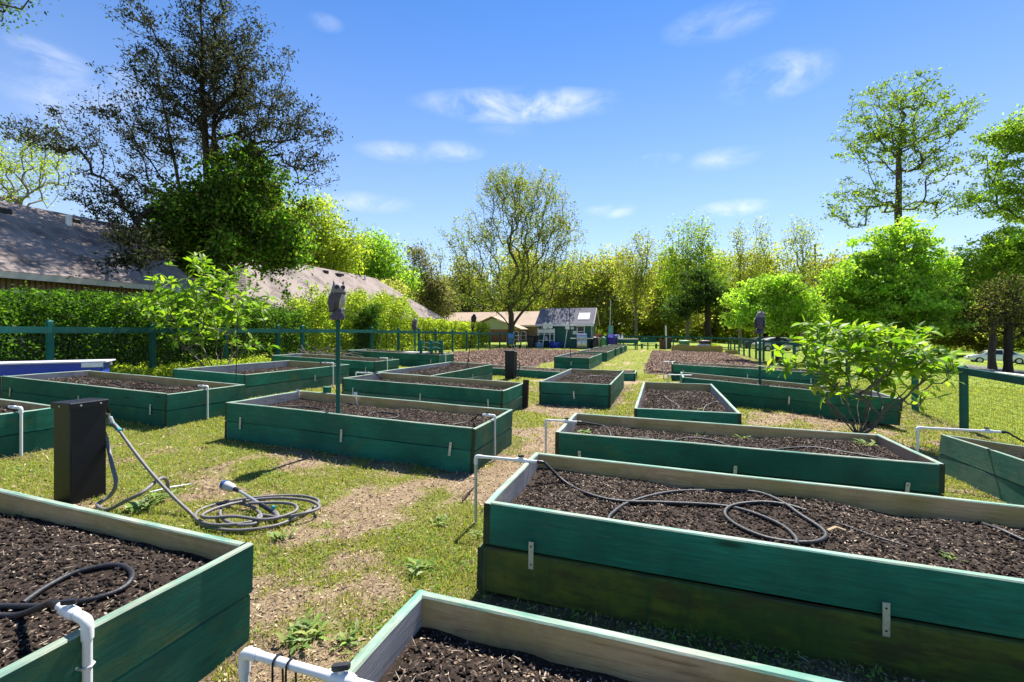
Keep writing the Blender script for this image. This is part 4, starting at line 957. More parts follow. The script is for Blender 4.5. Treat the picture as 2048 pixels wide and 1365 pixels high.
def rosette_shrub(label, loc, env, n_pts, seed, leafL, base_h, stems, per=7, top=1.0):
    rg = np.random.default_rng(seed); root = empty('shrub', loc); tag(root, label, 'shrub')
    pts = crown_points(rg, env, n_pts, .5); pts = pts[pts[:, 2] > base_h]
    # several stems from the base
    N = [np.zeros(3)]; par = [-1]
    for i in range(stems):
        a = 6.283 * i / stems + rg.normal(0, .3); prev = 0; L = rg.uniform(.5, 1.0) * top
        for k in range(1, 5):
            t = k / 4; N.append(np.array([math.cos(a) * L * .75 * t ** 1.1, math.sin(a) * L * .75 * t ** 1.1, L * (.25 * t + .55 * t ** 1.0)]) + rg.normal(0, .03, 3)); par.append(prev); prev = len(N) - 1
    arr = np.array(N); ends = []
    for i in np.argsort(np.linalg.norm(pts, axis=1)):
        p_ = pts[i]; dv = p_ - arr; dist = np.linalg.norm(dv, axis=1); cost = dist + .8 * np.maximum(0, .25 * np.hypot(dv[:, 0], dv[:, 1]) - dv[:, 2]) + 5 * (np.arange(len(arr)) == 0)
        j = int(np.argmin(cost)); m = max(2, int(dist[j] / .14)); a = arr[j]; ctrl = a + dv[j] * .5 + np.array([0, 0, -.12 * dist[j]]) + rg.normal(0, .06, 3) * dist[j]; prev = j; new = []
        for k in range(1, m + 1):
            t = k / m; q = a * (1 - t) ** 2 + ctrl * 2 * t * (1 - t) + p_ * t * t; new.append(q); par.append(prev); prev = len(arr) + len(new) - 1
        arr = np.concatenate([arr, np.array(new)]); ends.append(prev)
    par = np.array(par); limb_mesh('branches', arr, par, np.array(ends), .0045, .034, M_BARKPALE, root)
    leaves = []
    for e in ends:
        dirv = Vector(arr[e] - arr[par[e]]).normalized(); dirv = (dirv + Vector((0, 0, .5))).normalized()
        q = dirv.to_track_quat('Z', 'Y'); ph = rg.uniform(0, 6.28); k = rg.integers(per - 2, per + 2)
        if rg.random() < .08: continue
        for i in range(k):
            an = ph + 6.283 * i / k + rg.normal(0, .2); el_ = rg.uniform(.05, 1.0)
            v = q @ Vector((math.cos(an) * math.cos(el_), math.sin(an) * math.cos(el_), math.sin(el_)))
            L = leafL * rg.uniform(.6, 1.2); zz = Vector((0, 0, 1)) - v * v.z; zz = zz.normalized() if zz.length > .05 else Vector((1, 0, 0)); yy = zz.cross(v)
            Mx = Matrix(((v.x, yy.x, zz.x), (v.y, yy.y, zz.y), (v.z, yy.z, zz.z))).to_4x4()
            roll = Matrix.Rotation(rg.normal(0, .5), 4, 'X')
            leaves.append((arr[e] - np.array(dirv) * .05 * rg.random(), Mx @ roll, L, int(rg.integers(0, 3)), int(rg.choice(4, p=[.35, .3, .2, .15]))))
    # the ones facing the camera most are leaves of their own, the rest one mass
    camv = Vector((0, 0, EYE)) - Vector(loc); camv.normalize()
    sc_ = [(Vector(l[0]).dot(camv) + .15 * l[0][2]) for l in leaves]; order = np.argsort(sc_)[::-1]
    for i in order[:290]:
        pz, Mx, L, a, b = leaves[i]; o = link(bpy.data.objects.new('leaf', LME[a, b]), root); o.matrix_basis = Matrix.Translation(pz) @ Mx @ Matrix.Scale(L, 4)
    VV, FF, CC = [], [], []; nv = 0
    for i in order[290:]:
        pz, Mx, L, a, b = leaves[i]; V, F = LSH[a]; m3 = np.array(Mx.to_3x3()); V2 = (V * L) @ m3.T + np.array(pz); VV.append(V2); FF.append(F + nv); nv += len(V); CC.append(np.tile(np.array(LCOL[b]) * rg.uniform(.8, 1.2), (len(V), 1)))
    o = npmesh('foliage', np.concatenate(VV), np.concatenate(FF), M_LEAFG, np.concatenate(CC), root, True); o['kind'] = 'stuff'
    return root
p = WG(1712, 852)
p = Vector((3.0, 8.55, 0)); p.z = G(3.0, 8.55)
d = -p.x * math.sin(YAW) + p.y * math.cos(YAW)
env = [ell(1720, 700, 150, 38, d, p, 0, rd=110), ell(1640, 730, 75, 45, d, p, 0), ell(1800, 740, 90, 45, d, p, 0), ell(1740, 672, 110, 22, d, p, 0), ell(1880, 720, 35, 20, d, p, 0, w=1.5), ell(1560, 735, 30, 14, d, p, 0, w=2), ell(1700, 780, 90, 30, d, p, 0, w=.7), ell(1860, 800, 40, 25, d, p, 0, w=.6), ell(1635, 655, 30, 18, d, p, 0, w=2)]
rosette_shrub('wide leafy shrub with many pale stems behind the right beds', p, env, 225, 70, .20, .25, 17, 7, .95)
p = Vector((-11.45, 9.3, 0)); p.z = G(p.x, p.y); d = -p.x * math.sin(YAW) + p.y * math.cos(YAW)
env = [ell(400, 560, 80, 50, d, p, 0), ell(460, 590, 90, 60, d, p, 0), ell(330, 600, 75, 45, d, p, 0), ell(400, 640, 130, 50, d, p, 0), ell(280, 610, 40, 22, d, p, 0, w=2), ell(530, 630, 35, 40, d, p, 0, w=1.5), ell(410, 525, 35, 15, d, p, 0, w=2), ell(480, 690, 90, 25, d, p, 0, w=.5)]
rosette_shrub('leafy shrub with large glossy leaves at the left fence', p, env, 220, 71, .25, .5, 9, 7, 1.5)

# far undergrowth that reads as one mass below the wood
rg = np.random.default_rng(95); n = 34000; a = rg.uniform(-.95, 1.25, n); dd = rg.uniform(84, 108, n); x = -math.sin(YAW) * dd + math.cos(YAW) * a * dd; y = math.cos(YAW) * dd + math.sin(YAW) * a * dd
hh = .8 + 4.2 * fbm(x * .12, y * .12, 3); C = np.stack([x, y, gz(x, y) + rg.random(n) ** .8 * hh], 1)
o = leaf_mesh('far_undergrowth', C, .6 + .8 * fbm(x * .3, C[:, 2] * .3, 3), rg, .75, .7, OL + YG + MG, M_LEAF, None, .4); tag(o, 'far low undergrowth below the wood beyond the garden', 'undergrowth', kind='stuff')
# ------------------------------------------------------------------ fences
def fence(label, pts, F, post_w, rail_h, mesh_dx, mesh_dz, inward, rail_drop=.06, wire_r=.0016, cap=True):
    """posts at pts (x, y); rails and wire between them"""
    root = empty('fence', (pts[0][0], pts[0][1], G(*pts[0]))); tag(root, label, 'fence'); o0 = Vector(root.location)
    rng = random.Random(len(pts)); prof = MB()
    h = post_w / 2
    prof.rings([[(-h, -h, -.15), (h, -h, -.15), (h, h, -.15), (-h, h, -.15)], [(-h, -h, F - .03), (h, -h, F - .03), (h, h, F - .03), (-h, h, F - .03)], [(-h * .35, -h * .35, F + .012), (h * .35, -h * .35, F + .012), (h * .35, h * .35, F + .012), (-h * .35, h * .35, F + .012)]])
    pm = prof.mesh('post', M_FENCE)
    P3 = [Vector((x, y, G(x, y))) for x, y in pts]
    for p in P3:
        o = link(bpy.data.objects.new('post', pm), root); o.location = p - o0; o.rotation_euler = (R(rng.uniform(-.6, .6)), R(rng.uniform(-.6, .6)), R(rng.uniform(-2, 2)))
    V = []; E_ = []
    for a, b in zip(P3[:-1], P3[1:]):
        t = (b - a); L = t.length; t.normalize(); sd = Vector((-t.y, t.x, 0)).normalized() * inward
        mid = (a + b) / 2 + sd * (h + .021); me = MB().box(-L / 2 + .004, L / 2 - .004, -.019, .019, -rail_h, 0).mesh('rail', M_FENCE)
        o = link(bpy.data.objects.new('rail', me), root); o.location = mid - o0 + Vector((0, 0, F - rail_drop)); o.rotation_euler = (0, -math.asin(max(-1, min(1, t.z))), math.atan2(t.y, t.x))
    # welded wire
    mb = MB()
    off = inward * (h + .045)
    for a, b in zip(P3[:-1], P3[1:]):
        t = (b - a); L = t.length; n = max(2, int(L / mesh_dx)); sd = Vector((-t.y, t.x, 0)).normalized() * off; tu = t.normalized()
        for i in range(n):
            q = a + t * (i / n) + sd - o0; mb.add([q + tu * wire_r + Vector((0, 0, .02)), q - tu * wire_r + Vector((0, 0, .02)), q - tu * wire_r + Vector((0, 0, F - rail_drop - .05)), q + tu * wire_r + Vector((0, 0, F - rail_drop - .05))], [(0, 1, 2, 3)])
        zz = .04
        while zz < F - rail_drop - .04:
            q0 = a + sd - o0 + Vector((0, 0, zz)); q1 = b + sd - o0 + Vector((0, 0, zz)); u = Vector((0, 0, wire_r)); mb.add([q0 - u, q1 - u, q1 + u, q0 + u], [(0, 1, 2, 3)]); zz += mesh_dz
    me = bpy.data.meshes.new('wire_mesh'); me.from_pydata([tuple(v) for v in mb.v], [], mb.f); me.materials.append(M_WIRE)
    w = link(bpy.data.objects.new('wire_mesh', me), root); w['kind'] = 'stuff'
    return root
M_WIRE = plain('wire_dark', (.02, .045, .035), .5, metal=.2)
LF = [(-12.6, y) for y in (2.0, 4.2, 6.3, 8.4, 10.5, 12.5, 13.64, 15.6, 17.88, 20.15, 22.2, 24.2, 26.5, 28.7, 30.85, 33.2, 35.5, 37.6, 39.8, 41.5)]
fence('dark green post and rail wire fence along the left side', LF, 1.40, .10, .14, .10, .10, -1, .14)
RF = [(5.6, y) for y in (5.2, 7.2, 9.2, 11.08, 12.85, 14.8, 16.8, 18.8, 20.8, 22.8, 24.8, 26.8, 29, 31.1, 33.2, 35.3, 37.4, 39.5, 41.5)]
fence('dark green post and rail wire fence along the right lawn', RF, 1.22, .10, .13, .055, .075, 1, .03)
fence('dark green rail fence across the far end of the garden', [(-5.2, 41.6), (-3.1, 41.6), (-1.0, 41.6), (1.1, 41.6), (3.2, 41.6), (5.45, 41.6)], 1.2, .10, .13, .12, .12, -1, .03)

# ------------------------------------------------------------------ houses
def gable_house(name, label, x0, x1, y0, y1, eave, ridge, wallm, roofm, over=.5, hip=0.0, windows=(), vents=(), ridge_axis='y', fasc=None):
    cx, cy = (x0 + x1) / 2, (y0 + y1) / 2; z = G(cx, cy); root = empty(name, (cx, cy, z)); tag(root, label, 'house')
    hx, hy = (x1 - x0) / 2, (y1 - y0) / 2
    rz = 0.0
    if ridge_axis == 'x': root.rotation_euler = (0, 0, R(90)); hx, hy = hy, hx
    w = MB(); w.box(-hx, hx, -hy, hy, -.6, eave)
    if not hip: w.add([(-hx, -hy, eave), (hx, -hy, eave), (0, -hy, ridge - .12)], [(0, 1, 2)]); w.add([(-hx, hy, eave), (hx, hy, eave), (0, hy, ridge - .12)], [(0, 2, 1)])
    w.build('wall', wallm, root)
    sl = (ridge - eave) / hx; ex = hx + over; ez = eave - over * sl; t = .09
    for s in (1, -1):
        L2 = hy + over; rl = hy + over - hip * ex
        me = MB(); 
        a = [(s * ex, -L2, ez), (s * ex, L2, ez), (0, rl, ridge), (0, -rl, ridge)]; b = [(p[0], p[1], p[2] + t) for p in a]
        me.add(a + b, [(0, 1, 2, 3), (7, 6, 5, 4), (0, 4, 5, 1), (1, 5, 6, 2), (2, 6, 7, 3), (3, 7, 4, 0)])
        o = me.build('roof', roofm, root)
        f = MB().box(-.02, .02, -L2, L2, -.17, .0); f.build('fascia', fasc or M_FASCIA, root, loc=(s * (ex + .022), 0, ez + .06))
        if s == 1:
            for (u, v, sx_, sz_, m_) in vents:      # roof vents on the visible slope: u along y, v down slope 0..1
                zc = ridge + (ez - ridge) * v + t; xc = ex * v
                MB().rbox(-sx_ / 2, sx_ / 2, -sx_ / 2, sx_ / 2, -.1, sz_, .03).build('roof_vent', m_, o, loc=(xc, u * hy, zc))
    if hip:
        for s in (1, -1):
            L2 = hy + over; rl = hy + over - hip * ex
            a = [(-ex, s * L2, ez), (ex, s * L2, ez), (0, s * rl, ridge)]; b = [(p[0], p[1], p[2] + t) for p in a]
            MB().add(a + b, [(0, 1, 2), (5, 4, 3), (0, 3, 4, 1), (1, 4, 5, 2), (2, 5, 3, 0)]).build('roof', roofm, root)
    for (u, zc, ww, hh) in windows:                  # on the +x wall
        fr = MB().box(0, .05, u - ww / 2 - .06, u + ww / 2 + .06, zc - hh / 2 - .06, zc + hh / 2 + .06).build('window', M_WHITE, root, loc=(hx - .01, 0, 0))
        MB().box(.05, .056, u - ww / 2, u - .02, zc - hh / 2, zc + hh / 2).build('pane', M_GLASS, fr); MB().box(.05, .056, u + .02, u + ww / 2, zc - hh / 2, zc + hh / 2).build('pane', M_GLASS, fr)
    return root
gable_house('brick_house', 'brick house with a stained brown shingle roof at the left edge', -25.2, -17.4, -6, 12.6, 2.95, 5.40, M_BRICK, M_ROOF, .55, 0, [(1.5, 1.5, 1.2, 1.3), (5.0, 1.5, 1.6, 1.3)], [(.15, .14, .35, .12, M_DARK), (.62, .18, .3, .10, M_DARK), (.80, .20, .16, .35, M_WHITE), (.84, .12, .25, .10, M_DARK)])
gable_house('brick_house', 'second house with brown hipped roof behind the large owl', -28.6, -19.6, 17.6, 38.5, 2.6, 5.9, M_BRICK, M_ROOF, .5, .85, [(-2, 1.5, 1.4, 1.2)], [(-.02, .10, .35, .14, M_DARK), (.10, .12, .4, .14, M_DARK), (.16, .10, .2, .12, M_DARK), (.42, .12, .14, .4, M_WHITE)])
p = D(1005, 62)
gable_house('brick_house', 'low brick house with tan roof and small gable beyond the left fence', p.x - 9.5, p.x + 7.5, p.y - 1, p.y + 8, 2.3, 4.1, M_BRICK, M_ROOFTAN, .5, 0, ridge_axis='x')
q = D(985, 57.5)
gb = empty('porch', (q.x, q.y, G(q.x, q.y))); tag(gb, 'pale green gabled porch front on the low brick house', 'porch')
MB().prism([(-3.6, 1.6), (3.6, 1.6), (0, 3.0)], -.1, .5).build('gable', plain('gable_sage', (.36, .38, .28), .7), gb)
for s in (-1, 1):
    MB().add([(s * 3.9, -.4, 1.55), (s * 3.9, 3, 1.55), (0, 3, 3.15), (0, -.4, 3.15), (s * 3.9, -.4, 1.65), (s * 3.9, 3, 1.65), (0, 3, 3.27), (0, -.4, 3.27)], [(0, 1, 2, 3), (7, 6, 5, 4), (0, 4, 5, 1), (1, 5, 6, 2), (2, 6, 7, 3), (3, 7, 4, 0)]).build('roof', M_ROOFTAN, gb)
MB().box(-3.6, 3.6, -.05, .45, -.3, 1.6).build('wall', M_BRICK, gb)
p = D(1360, 100)
gable_house('long_building', 'long low grey-roofed building far behind the row of trees', p.x - 26, p.x + 30, p.y, p.y + 9, 1.9, 3.4, plain('wall_grey', (.30, .28, .27), .9), M_ROOFGREY, .4, 0, ridge_axis='x')

# ------------------------------------------------------------------ garden shed
sx0, sx1, sy0, sy1 = -10.35, -5.75, 39.9, 43.2
sh = empty('garden_shed', ((sx0 + sx1) / 2, sy0, G(-8, 40))); tag(sh, 'dark green garden shed with grey roof at the far end', 'shed')
hw = (sx1 - sx0) / 2; dp = sy1 - sy0; ev = 2.35; rdg = 3.55
w = MB().box(-hw, hw, 0, dp, -.1, ev); w.add([(hw, 0, ev), (hw, dp, ev), (hw, dp / 2, rdg - .1)], [(0, 1, 2)]); w.add([(-hw, 0, ev), (-hw, dp, ev), (-hw, dp / 2, rdg - .1)], [(0, 2, 1)]); w.build('wall', M_SHED, sh)
for i in range(15):
    xx = -hw + .15 + i * (2 * hw - .3) / 14; MB().box(xx - .02, xx + .02, -.018, -.001, -.05, ev - .1).build('batten', M_SHED, sh)
sl = (rdg - ev) / (dp / 2)
for s in (0, 1):
    y0_, z0_ = (-.4, ev - .4 * sl) if s == 0 else (dp + .4, ev - .4 * sl)
    a = [(-hw - .3, y0_, z0_), (hw + .3, y0_, z0_), (hw + .3, dp / 2, rdg), (-hw - .3, dp / 2, rdg)]; b = [(x, y, z + .07) for x, y, z in a]
    rf = MB().add(a + b, [(0, 1, 2, 3), (7, 6, 5, 4), (0, 4, 5, 1), (1, 5, 6, 2), (2, 6, 7, 3), (3, 7, 4, 0)]).build('roof', M_ROOFGREY, sh)
    if s == 0:
        MB().box(-.5, .5, -.5, .5, .075, .10).build('roof_panel', M_WHITE, rf, loc=(hw - .65, .55, ev + .55 * sl), rot=(math.atan(sl), 0, 0))
        MB().box(-hw - .3, hw + .3, -.03, 0, -.13, .05).build('fascia', M_WHITE, sh, loc=(0, y0_ - .002, z0_))
for s in (0, 1):
    y0_ = -.4 if s == 0 else dp + .4; ang = math.atan(sl) * (1 if s == 0 else -1); ln = math.hypot(dp / 2 + .4, rdg - (ev - .4 * sl))
    MB().box(-.02, .02, 0, ln, -.14, .05).build('barge_board', M_TAN if s else M_FASCIA, sh, loc=(hw + .325, y0_, ev - .4 * sl), rot=(ang, 0, 0)) if s == 0 else MB().box(-.02, .02, -ln, 0, -.14, .05).build('barge_board', M_TAN, sh, loc=(hw + .325, y0_, ev - .4 * sl), rot=(ang, 0, 0))
wi = MB().box(-.36, .36, -.05, -.019, 0, 1.0).build('window', M_WHITE, sh, loc=(hw - .85, 0, .95))
for z0_, z1_ in ((.06, .47), (.53, .94)): MB().box(-.28, .28, -.056, -.05, z0_, z1_).build('pane', M_GLASS, wi)
wi = MB().box(-.3, .3, -.05, -.019, 0, .5).build('window', M_WHITE, sh, loc=(-hw + .5, 0, 1.7)); MB().box(-.24, .24, -.056, -.05, .06, .44).build('pane', M_GLASS, wi)
for yy in (.35, 1.05): 
    f = MB().box(.0, .05, yy, yy + .6, .1, 2.0).build('door', M_WHITE, sh, loc=(hw, 0, 0)); MB().box(.051, .056, yy + .08, yy + .52, .3, 1.9).build('pane', M_GLASS, f)
MB().box(0, .06, 1.9, 2.5, .5, 2.0).build('shutter', M_SHUTTER, sh, loc=(hw + .25, 0, 0), rot=(0, 0, R(-35)))
for u, z, a, b in ((-hw + 3.0, 1.75, .14, .2), (-hw + 3.22, 1.35, .18, .3)): MB().box(-a, a, -.03, -.02, -b / 2, b / 2).build('notice', M_WHITE, sh, loc=(u, 0, z))

def put(name, label, cat, px, d, parts, rz=0.0, group=None, dz=0.0, scale=1.0):
    """a thing standing at photograph column px, forward distance d; parts: (name, MB, material)"""
    p = D(px, d); root = empty(name, (p.x, p.y, p.z + dz), rz); root.scale = (scale,) * 3; tag(root, label, cat, group)
    for pn, mb, m in parts: smooth_by_angle(mb.build(pn, m, root))
    return root
# birdhouses on white poles
def birdhouse(px, d, h, label, tilt):
    box = MB().prism([(-.19, 0), (.19, 0), (.19, .42), (0, .62), (-.19, .42)], -.14, .14)
    pole = MB().tube([(0, 0, -.1), (0, 0, h)], .035, 8)
    r = put('birdhouse', label, 'birdhouse', px, d, [('pole', pole, M_WHITE)], YAW, 'birdhouses on white poles by the shed')
    b = box.build('house_box', M_WHITE, r, loc=(0, 0, h)); MB().lathe([(.035, 0), (.035, .01)], 10, 0, Matrix.Translation((0, -.141, .25)) @ Matrix.Rotation(R(90), 4, 'X')).build('entrance_hole', M_DARK, b)
    r.rotation_euler = (R(tilt[0]), R(tilt[1]), YAW)
birdhouse(1085, 39.6, 1.68, 'white birdhouse on pole, leftmost, leaning over the shed shelf', (0, 7))
birdhouse(1099, 39.7, 1.7, 'white birdhouse on pole, the middle upright one in front of the shelf', (0, 2))
birdhouse(1129, 39.5, 1.68, 'white birdhouse on pole, rightmost, against the dark shed wall', (0, 8))
# shelf of white odds and ends
sf = MB().box(-.75, .75, -.25, .25, .62, .66).box(-.75, .75, -.25, .25, 1.18, 1.22).box(-.75, -.68, -.25, .25, -.05, 1.7).box(.68, .75, -.25, .25, -.05, 1.7).box(-.75, .75, -.26, -.25, 1.3, 1.62)
put('storage_shelf', 'white-topped storage shelf against the shed front', 'shelf', 1092, 40.5, [('frame', sf, M_WHITE), ('jug', MB().lathe([(.14, .67), (.14, .95), (.05, 1.02), (.05, 1.08)], 10), M_BAGW), ('crate', MB().rbox(-.6, -.2, -.2, .2, .0, .4, .03), M_BLACK), ('crate', MB().rbox(.15, .6, -.2, .2, .0, .5, .03), M_BLACK)], YAW)
# barbecue
gr = put('gas_grill', 'stainless gas grill with side shelves in front of the shed', 'grill', 1163, 38.9, [
    ('cabinet', MB().rbox(-.42, .42, -.28, .28, .08, .82, .02), M_STEEL), ('lid', MB().prism([(-.30, .96), (.30, .96), (.28, 1.16), (.12, 1.30), (-.14, 1.30), (-.28, 1.14)], -.42, .42, 0, Matrix.Rotation(R(90), 4, 'Z')), M_STEEL),
    ('control_panel', MB().rbox(-.46, .46, -.33, .29, .82, .955, .02), M_STEEL), ('side_shelf', MB().rbox(-.98, -.47, -.24, .24, .86, .93, .02), M_WHITE), ('side_shelf', MB().rbox(.47, .98, -.24, .24, .86, .93, .02), M_WHITE)], YAW)
for i in range(4): MB().lathe([(.035, 0), (.03, .04)], 8, 0, Matrix.Translation((-.3 + i * .2, -.33, .89)) @ Matrix.Rotation(R(90), 4, 'X')).build('knob', M_BLACK, gr)
for s in (-.02, .02): MB().box(s - .008, s + .008, -.30, -.282, .35, .6).build('handle', M_BLACK, gr)
for sx_ in (-.36, .36):
    for sy_2 in (-.2, .2): MB().lathe([(.035, -.05), (.035, .08)], 8, 0, Matrix.Translation((sx_, sy_2, 0))).build('leg', M_BLACK, gr)
put('grill_cover', 'black covered kettle beside the stainless grill', 'cover', 1189, 39.2, [('cover', MB().rings([[(math.cos(a) * r_, math.sin(a) * r_, z) for a in np.arange(0, 6.28, .52)] for r_, z in ((.34, -.05), (.36, .4), (.33, .8), (.24, 1.0), (.08, 1.06))]), M_BLACK)])
def barrow(px, d, label, m, rz, rot, lift):
    tray = MB().rings([[(-.30, -.22, .0), (.32, -.22, .0), (.32, .22, .0), (-.30, .22, .0)], [(-.50, -.33, .30), (.50, -.30, .26), (.50, .30, .26), (-.50, .33, .30)]])
    fr = MB()
    for s in (-1, 1): fr.tube([(.55, s * .06, -.12), (.2, s * .2, -.05), (-.4, s * .26, .02), (-1.0, s * .30, .22)], .02, 6); fr.tube([(-.3, s * .24, 0), (-.35, s * .25, -.33), (-.2, s * .24, -.33), (-.05, s * .22, -.03)], .015, 6)
    whl = MB().lathe([(.06, -.035), (.17, -.045), (.19, 0), (.17, .045), (.06, .035)], 14, 0, Matrix.Translation((.58, 0, -.15)) @ Matrix.Rotation(R(90), 4, 'X'))
    r = put('wheelbarrow', label, 'wheelbarrow', px, d, [('tray', tray, m), ('handle_frame', fr, M_BLACK), ('wheel', whl, M_TYRE)], 0, 'wheelbarrows parked by the shed', lift)
    r.rotation_euler = rot; return r
barrow(1021, 38.0, 'pale blue wheelbarrow tipped up on its nose near the spreading tree', M_LBLUE, 0, (R(10), R(62), R(120)), .62)
barrow(1221, 39.5, 'violet-blue wheelbarrow standing on its nose, handles up', M_PURPLE, 0, (0, R(78), R(70)), .72)
barrow(1229, 41.0, 'second violet-blue wheelbarrow standing behind the first', M_PURPLE, 0, (0, R(80), R(95)), .72)
barrow(1197, 43.6, 'red wheelbarrow leaning at the right shed wall', M_RED, 0, (0, R(70), R(60)), .72)
def handtruck(px, d, label, rz, m):
    f = MB()
    for s in (-.22, .22): f.tube([(s, .12, .05), (s, 0, .6), (s, -.02, 1.25), (s * .6, -.02, 1.38)], .022, 6)
    f.tube([(-.13, -.02, 1.38), (.13, -.02, 1.38)], .022, 6)
    for z in (.3, .7, 1.05): f.tube([(-.22, .03, z), (.22, .03, z)], .016, 6)
    f.box(-.26, .26, .1, .42, .0, .025)
    w_ = [('wheel', MB().lathe([(.05, -.03), (.12, -.035), (.14, 0), (.12, .035), (.05, .03)], 12, 0, Matrix.Translation((s, -.06, .14)) @ Matrix.Rotation(R(90), 4, 'Y')), M_TYRE) for s in (-.27, .27)]
    return put('hand_truck', label, 'hand truck', px, d, [('frame', f, m)] + w_, rz, 'hand trucks by the bins')
handtruck(1032, 38.2, 'white hand truck leaning next to the pale blue wheelbarrow', R(30), M_WHITE)
handtruck(1047, 38.8, 'grey hand truck in front of the dark bins', R(10), M_STEEL)
def bin_(px, d, label, m, rz=0, h=1.05, w=.3, lid=None):
    return put('wheeled_bin', label, 'bin', px, d, [('body', MB().rings([[(-w * .8, -w * .8, 0), (w * .8, -w * .8, 0), (w * .8, w * .8, 0), (-w * .8, w * .8, 0)], [(-w, -w, h * .9), (w, -w, h * .9), (w, w, h * .9), (-w, w, h * .9)]]), m), ('lid', MB().rbox(-w * 1.06, w * 1.06, -w * 1.1, w * 1.06, h * .9 + .002, h, .03), lid or m)], rz)
bin_(1061, 39.5, 'dark wheeled bin with grey lid left of the shelf', M_BLACK, .2, lid=M_PEDESTAL)
bin_(1070, 40.2, 'dark wheeled bin touching the left shed corner', M_BLACK, .1)
bin_(1337, 41.0, 'tall black bin beside the white pole at the far fence', M_BLACK, 0, 1.0, .26)
tub = lambda r_, h_: MB().lathe([(r_ * .7, 0), (r_ * .95, h_ * .6), (r_, h_), (r_ * .93, h_), (r_ * .85, h_ * .5), (r_ * .6, .06)], 16)
put('tub', 'bright blue round tub under the shelf by the shed', 'tub', 1110, 39.6, [('bowl', tub(.62, .5), M_BLUE)])
put('tub', 'pale blue bucket-shaped tub left of the shelf', 'tub', 1077, 39.6, [('bowl', tub(.36, .45), M_LBLUE)])
put('gas_bottle', 'orange-red gas bottle right of the grill', 'gas bottle', 1186, 39.7, [('body', MB().lathe([(.12, 0), (.16, .05), (.16, .4), (.12, .48), (.05, .5), (.05, .56)], 12), M_RED)])
put('cardboard_box', 'tan boxes stacked right of the gas bottle', 'box', 1194, 40.5, [('box', MB().rbox(-.3, .3, -.2, .2, 0, .5, .01), M_TAN), ('box', MB().rbox(-.25, .28, -.2, .2, .503, .95, .01), M_TAN)], .3)
put('rubbish_sack', 'light green sack between the boxes and the violet wheelbarrow', 'sack', 1207, 40.0, [('sack', MB().rings([[(math.cos(a) * r_, math.sin(a) * r_ * .8, z) for a in np.arange(0, 6.28, .63)] for r_, z in ((.22, 0), (.3, .3), (.27, .75), (.16, 1.0), (.06, 1.05))]), M_BAGG)])
put('rain_barrel', 'tall dark green barrel left of the violet wheelbarrow', 'barrel', 1213, 40.3, [('body', MB().lathe([(.26, 0), (.3, .3), (.31, .6), (.29, 1.0), (.2, 1.15)], 14), M_SHED)])
# bare metal pole right of the shed, utility pole, white marker pole, small dark post lamp
put('flag_pole', 'thin pale metal pole standing right of the shed', 'pole', 1219, 41.2, [('shaft', MB().tube([(0, 0, -.2), (.02, 0, 1.5), (.10, 0, 4.4)], [.05, .045, .03], 8), M_GALV)])
put('utility_pole', 'wooden utility pole rising behind the sparse thin tree', 'pole', 1630, 66, [('shaft', MB().tube([(0, 0, -.2), (0, 0, 15.4)], [.20, .13], 8), M_WOODPOLE), ('crossarm', MB().box(-.9, .9, -.06, .06, 13.6, 13.75), M_WOODPOLE)])
put('marker_pole', 'white pole standing in front of the far fence', 'pole', 1332, 40.6, [('shaft', MB().tube([(.02, 0, -.1), (-.02, 0, 2.1)], .07, 8), M_WHITE)])
put('metal_barrel', 'rusty metal barrel left of the white pole', 'barrel', 1325, 40.6, [('body', MB().lathe([(.27, 0), (.28, .02), (.27, .28), (.285, .3), (.27, .32), (.27, .58), (.285, .6), (.27, .62), (.28, .86), (.25, .86), (.24, .8)], 16), M_RUST)])
put('garden_bench', 'dark green bench at the far fence right of the table planter', 'bench', 1298, 42.0, [('seat', MB().box(-.75, .75, -.2, .2, .42, .46), M_FENCE), ('backrest', MB().box(-.75, .75, .17, .21, .55, .92), M_FENCE), ('leg', MB().box(-.7, -.62, -.2, .2, 0, .42), M_FENCE), ('leg', MB().box(.62, .7, -.2, .2, 0, .42), M_FENCE)], YAW)
# raised table planter with bottles on it
tp = put('table_planter', 'dark green planter table with pale rim at the end of the far row', 'planter', 1256, 39.0, [('box', MB().box(-.78, .78, -.35, .35, .55, .88), M_FENCE), ('rim', MB().box(-.82, .82, -.39, .39, .882, .93), M_BAGW)] + [('leg', MB().box(sx_ - .04, sx_ + .04, s2 - .04, s2 + .04, -.05, .55), M_FENCE) for sx_ in (-.7, .7) for s2 in (-.28, .28)], YAW)
for px, lb in ((1237.5, 'white spray bottle standing on the left end of the table planter'), (1244, 'second white bottle on the table planter, right of the first')):
    put('bottle', lb, 'bottle', px, 39.0, [('body', MB().lathe([(.09, 0), (.09, .2), (.04, .3), (.04, .36)], 10), M_WHITE), ('cap', MB().lathe([(.045, .362), (.045, .42)], 8), M_BLUE)], 0, 'bottles on the table planter', .931)
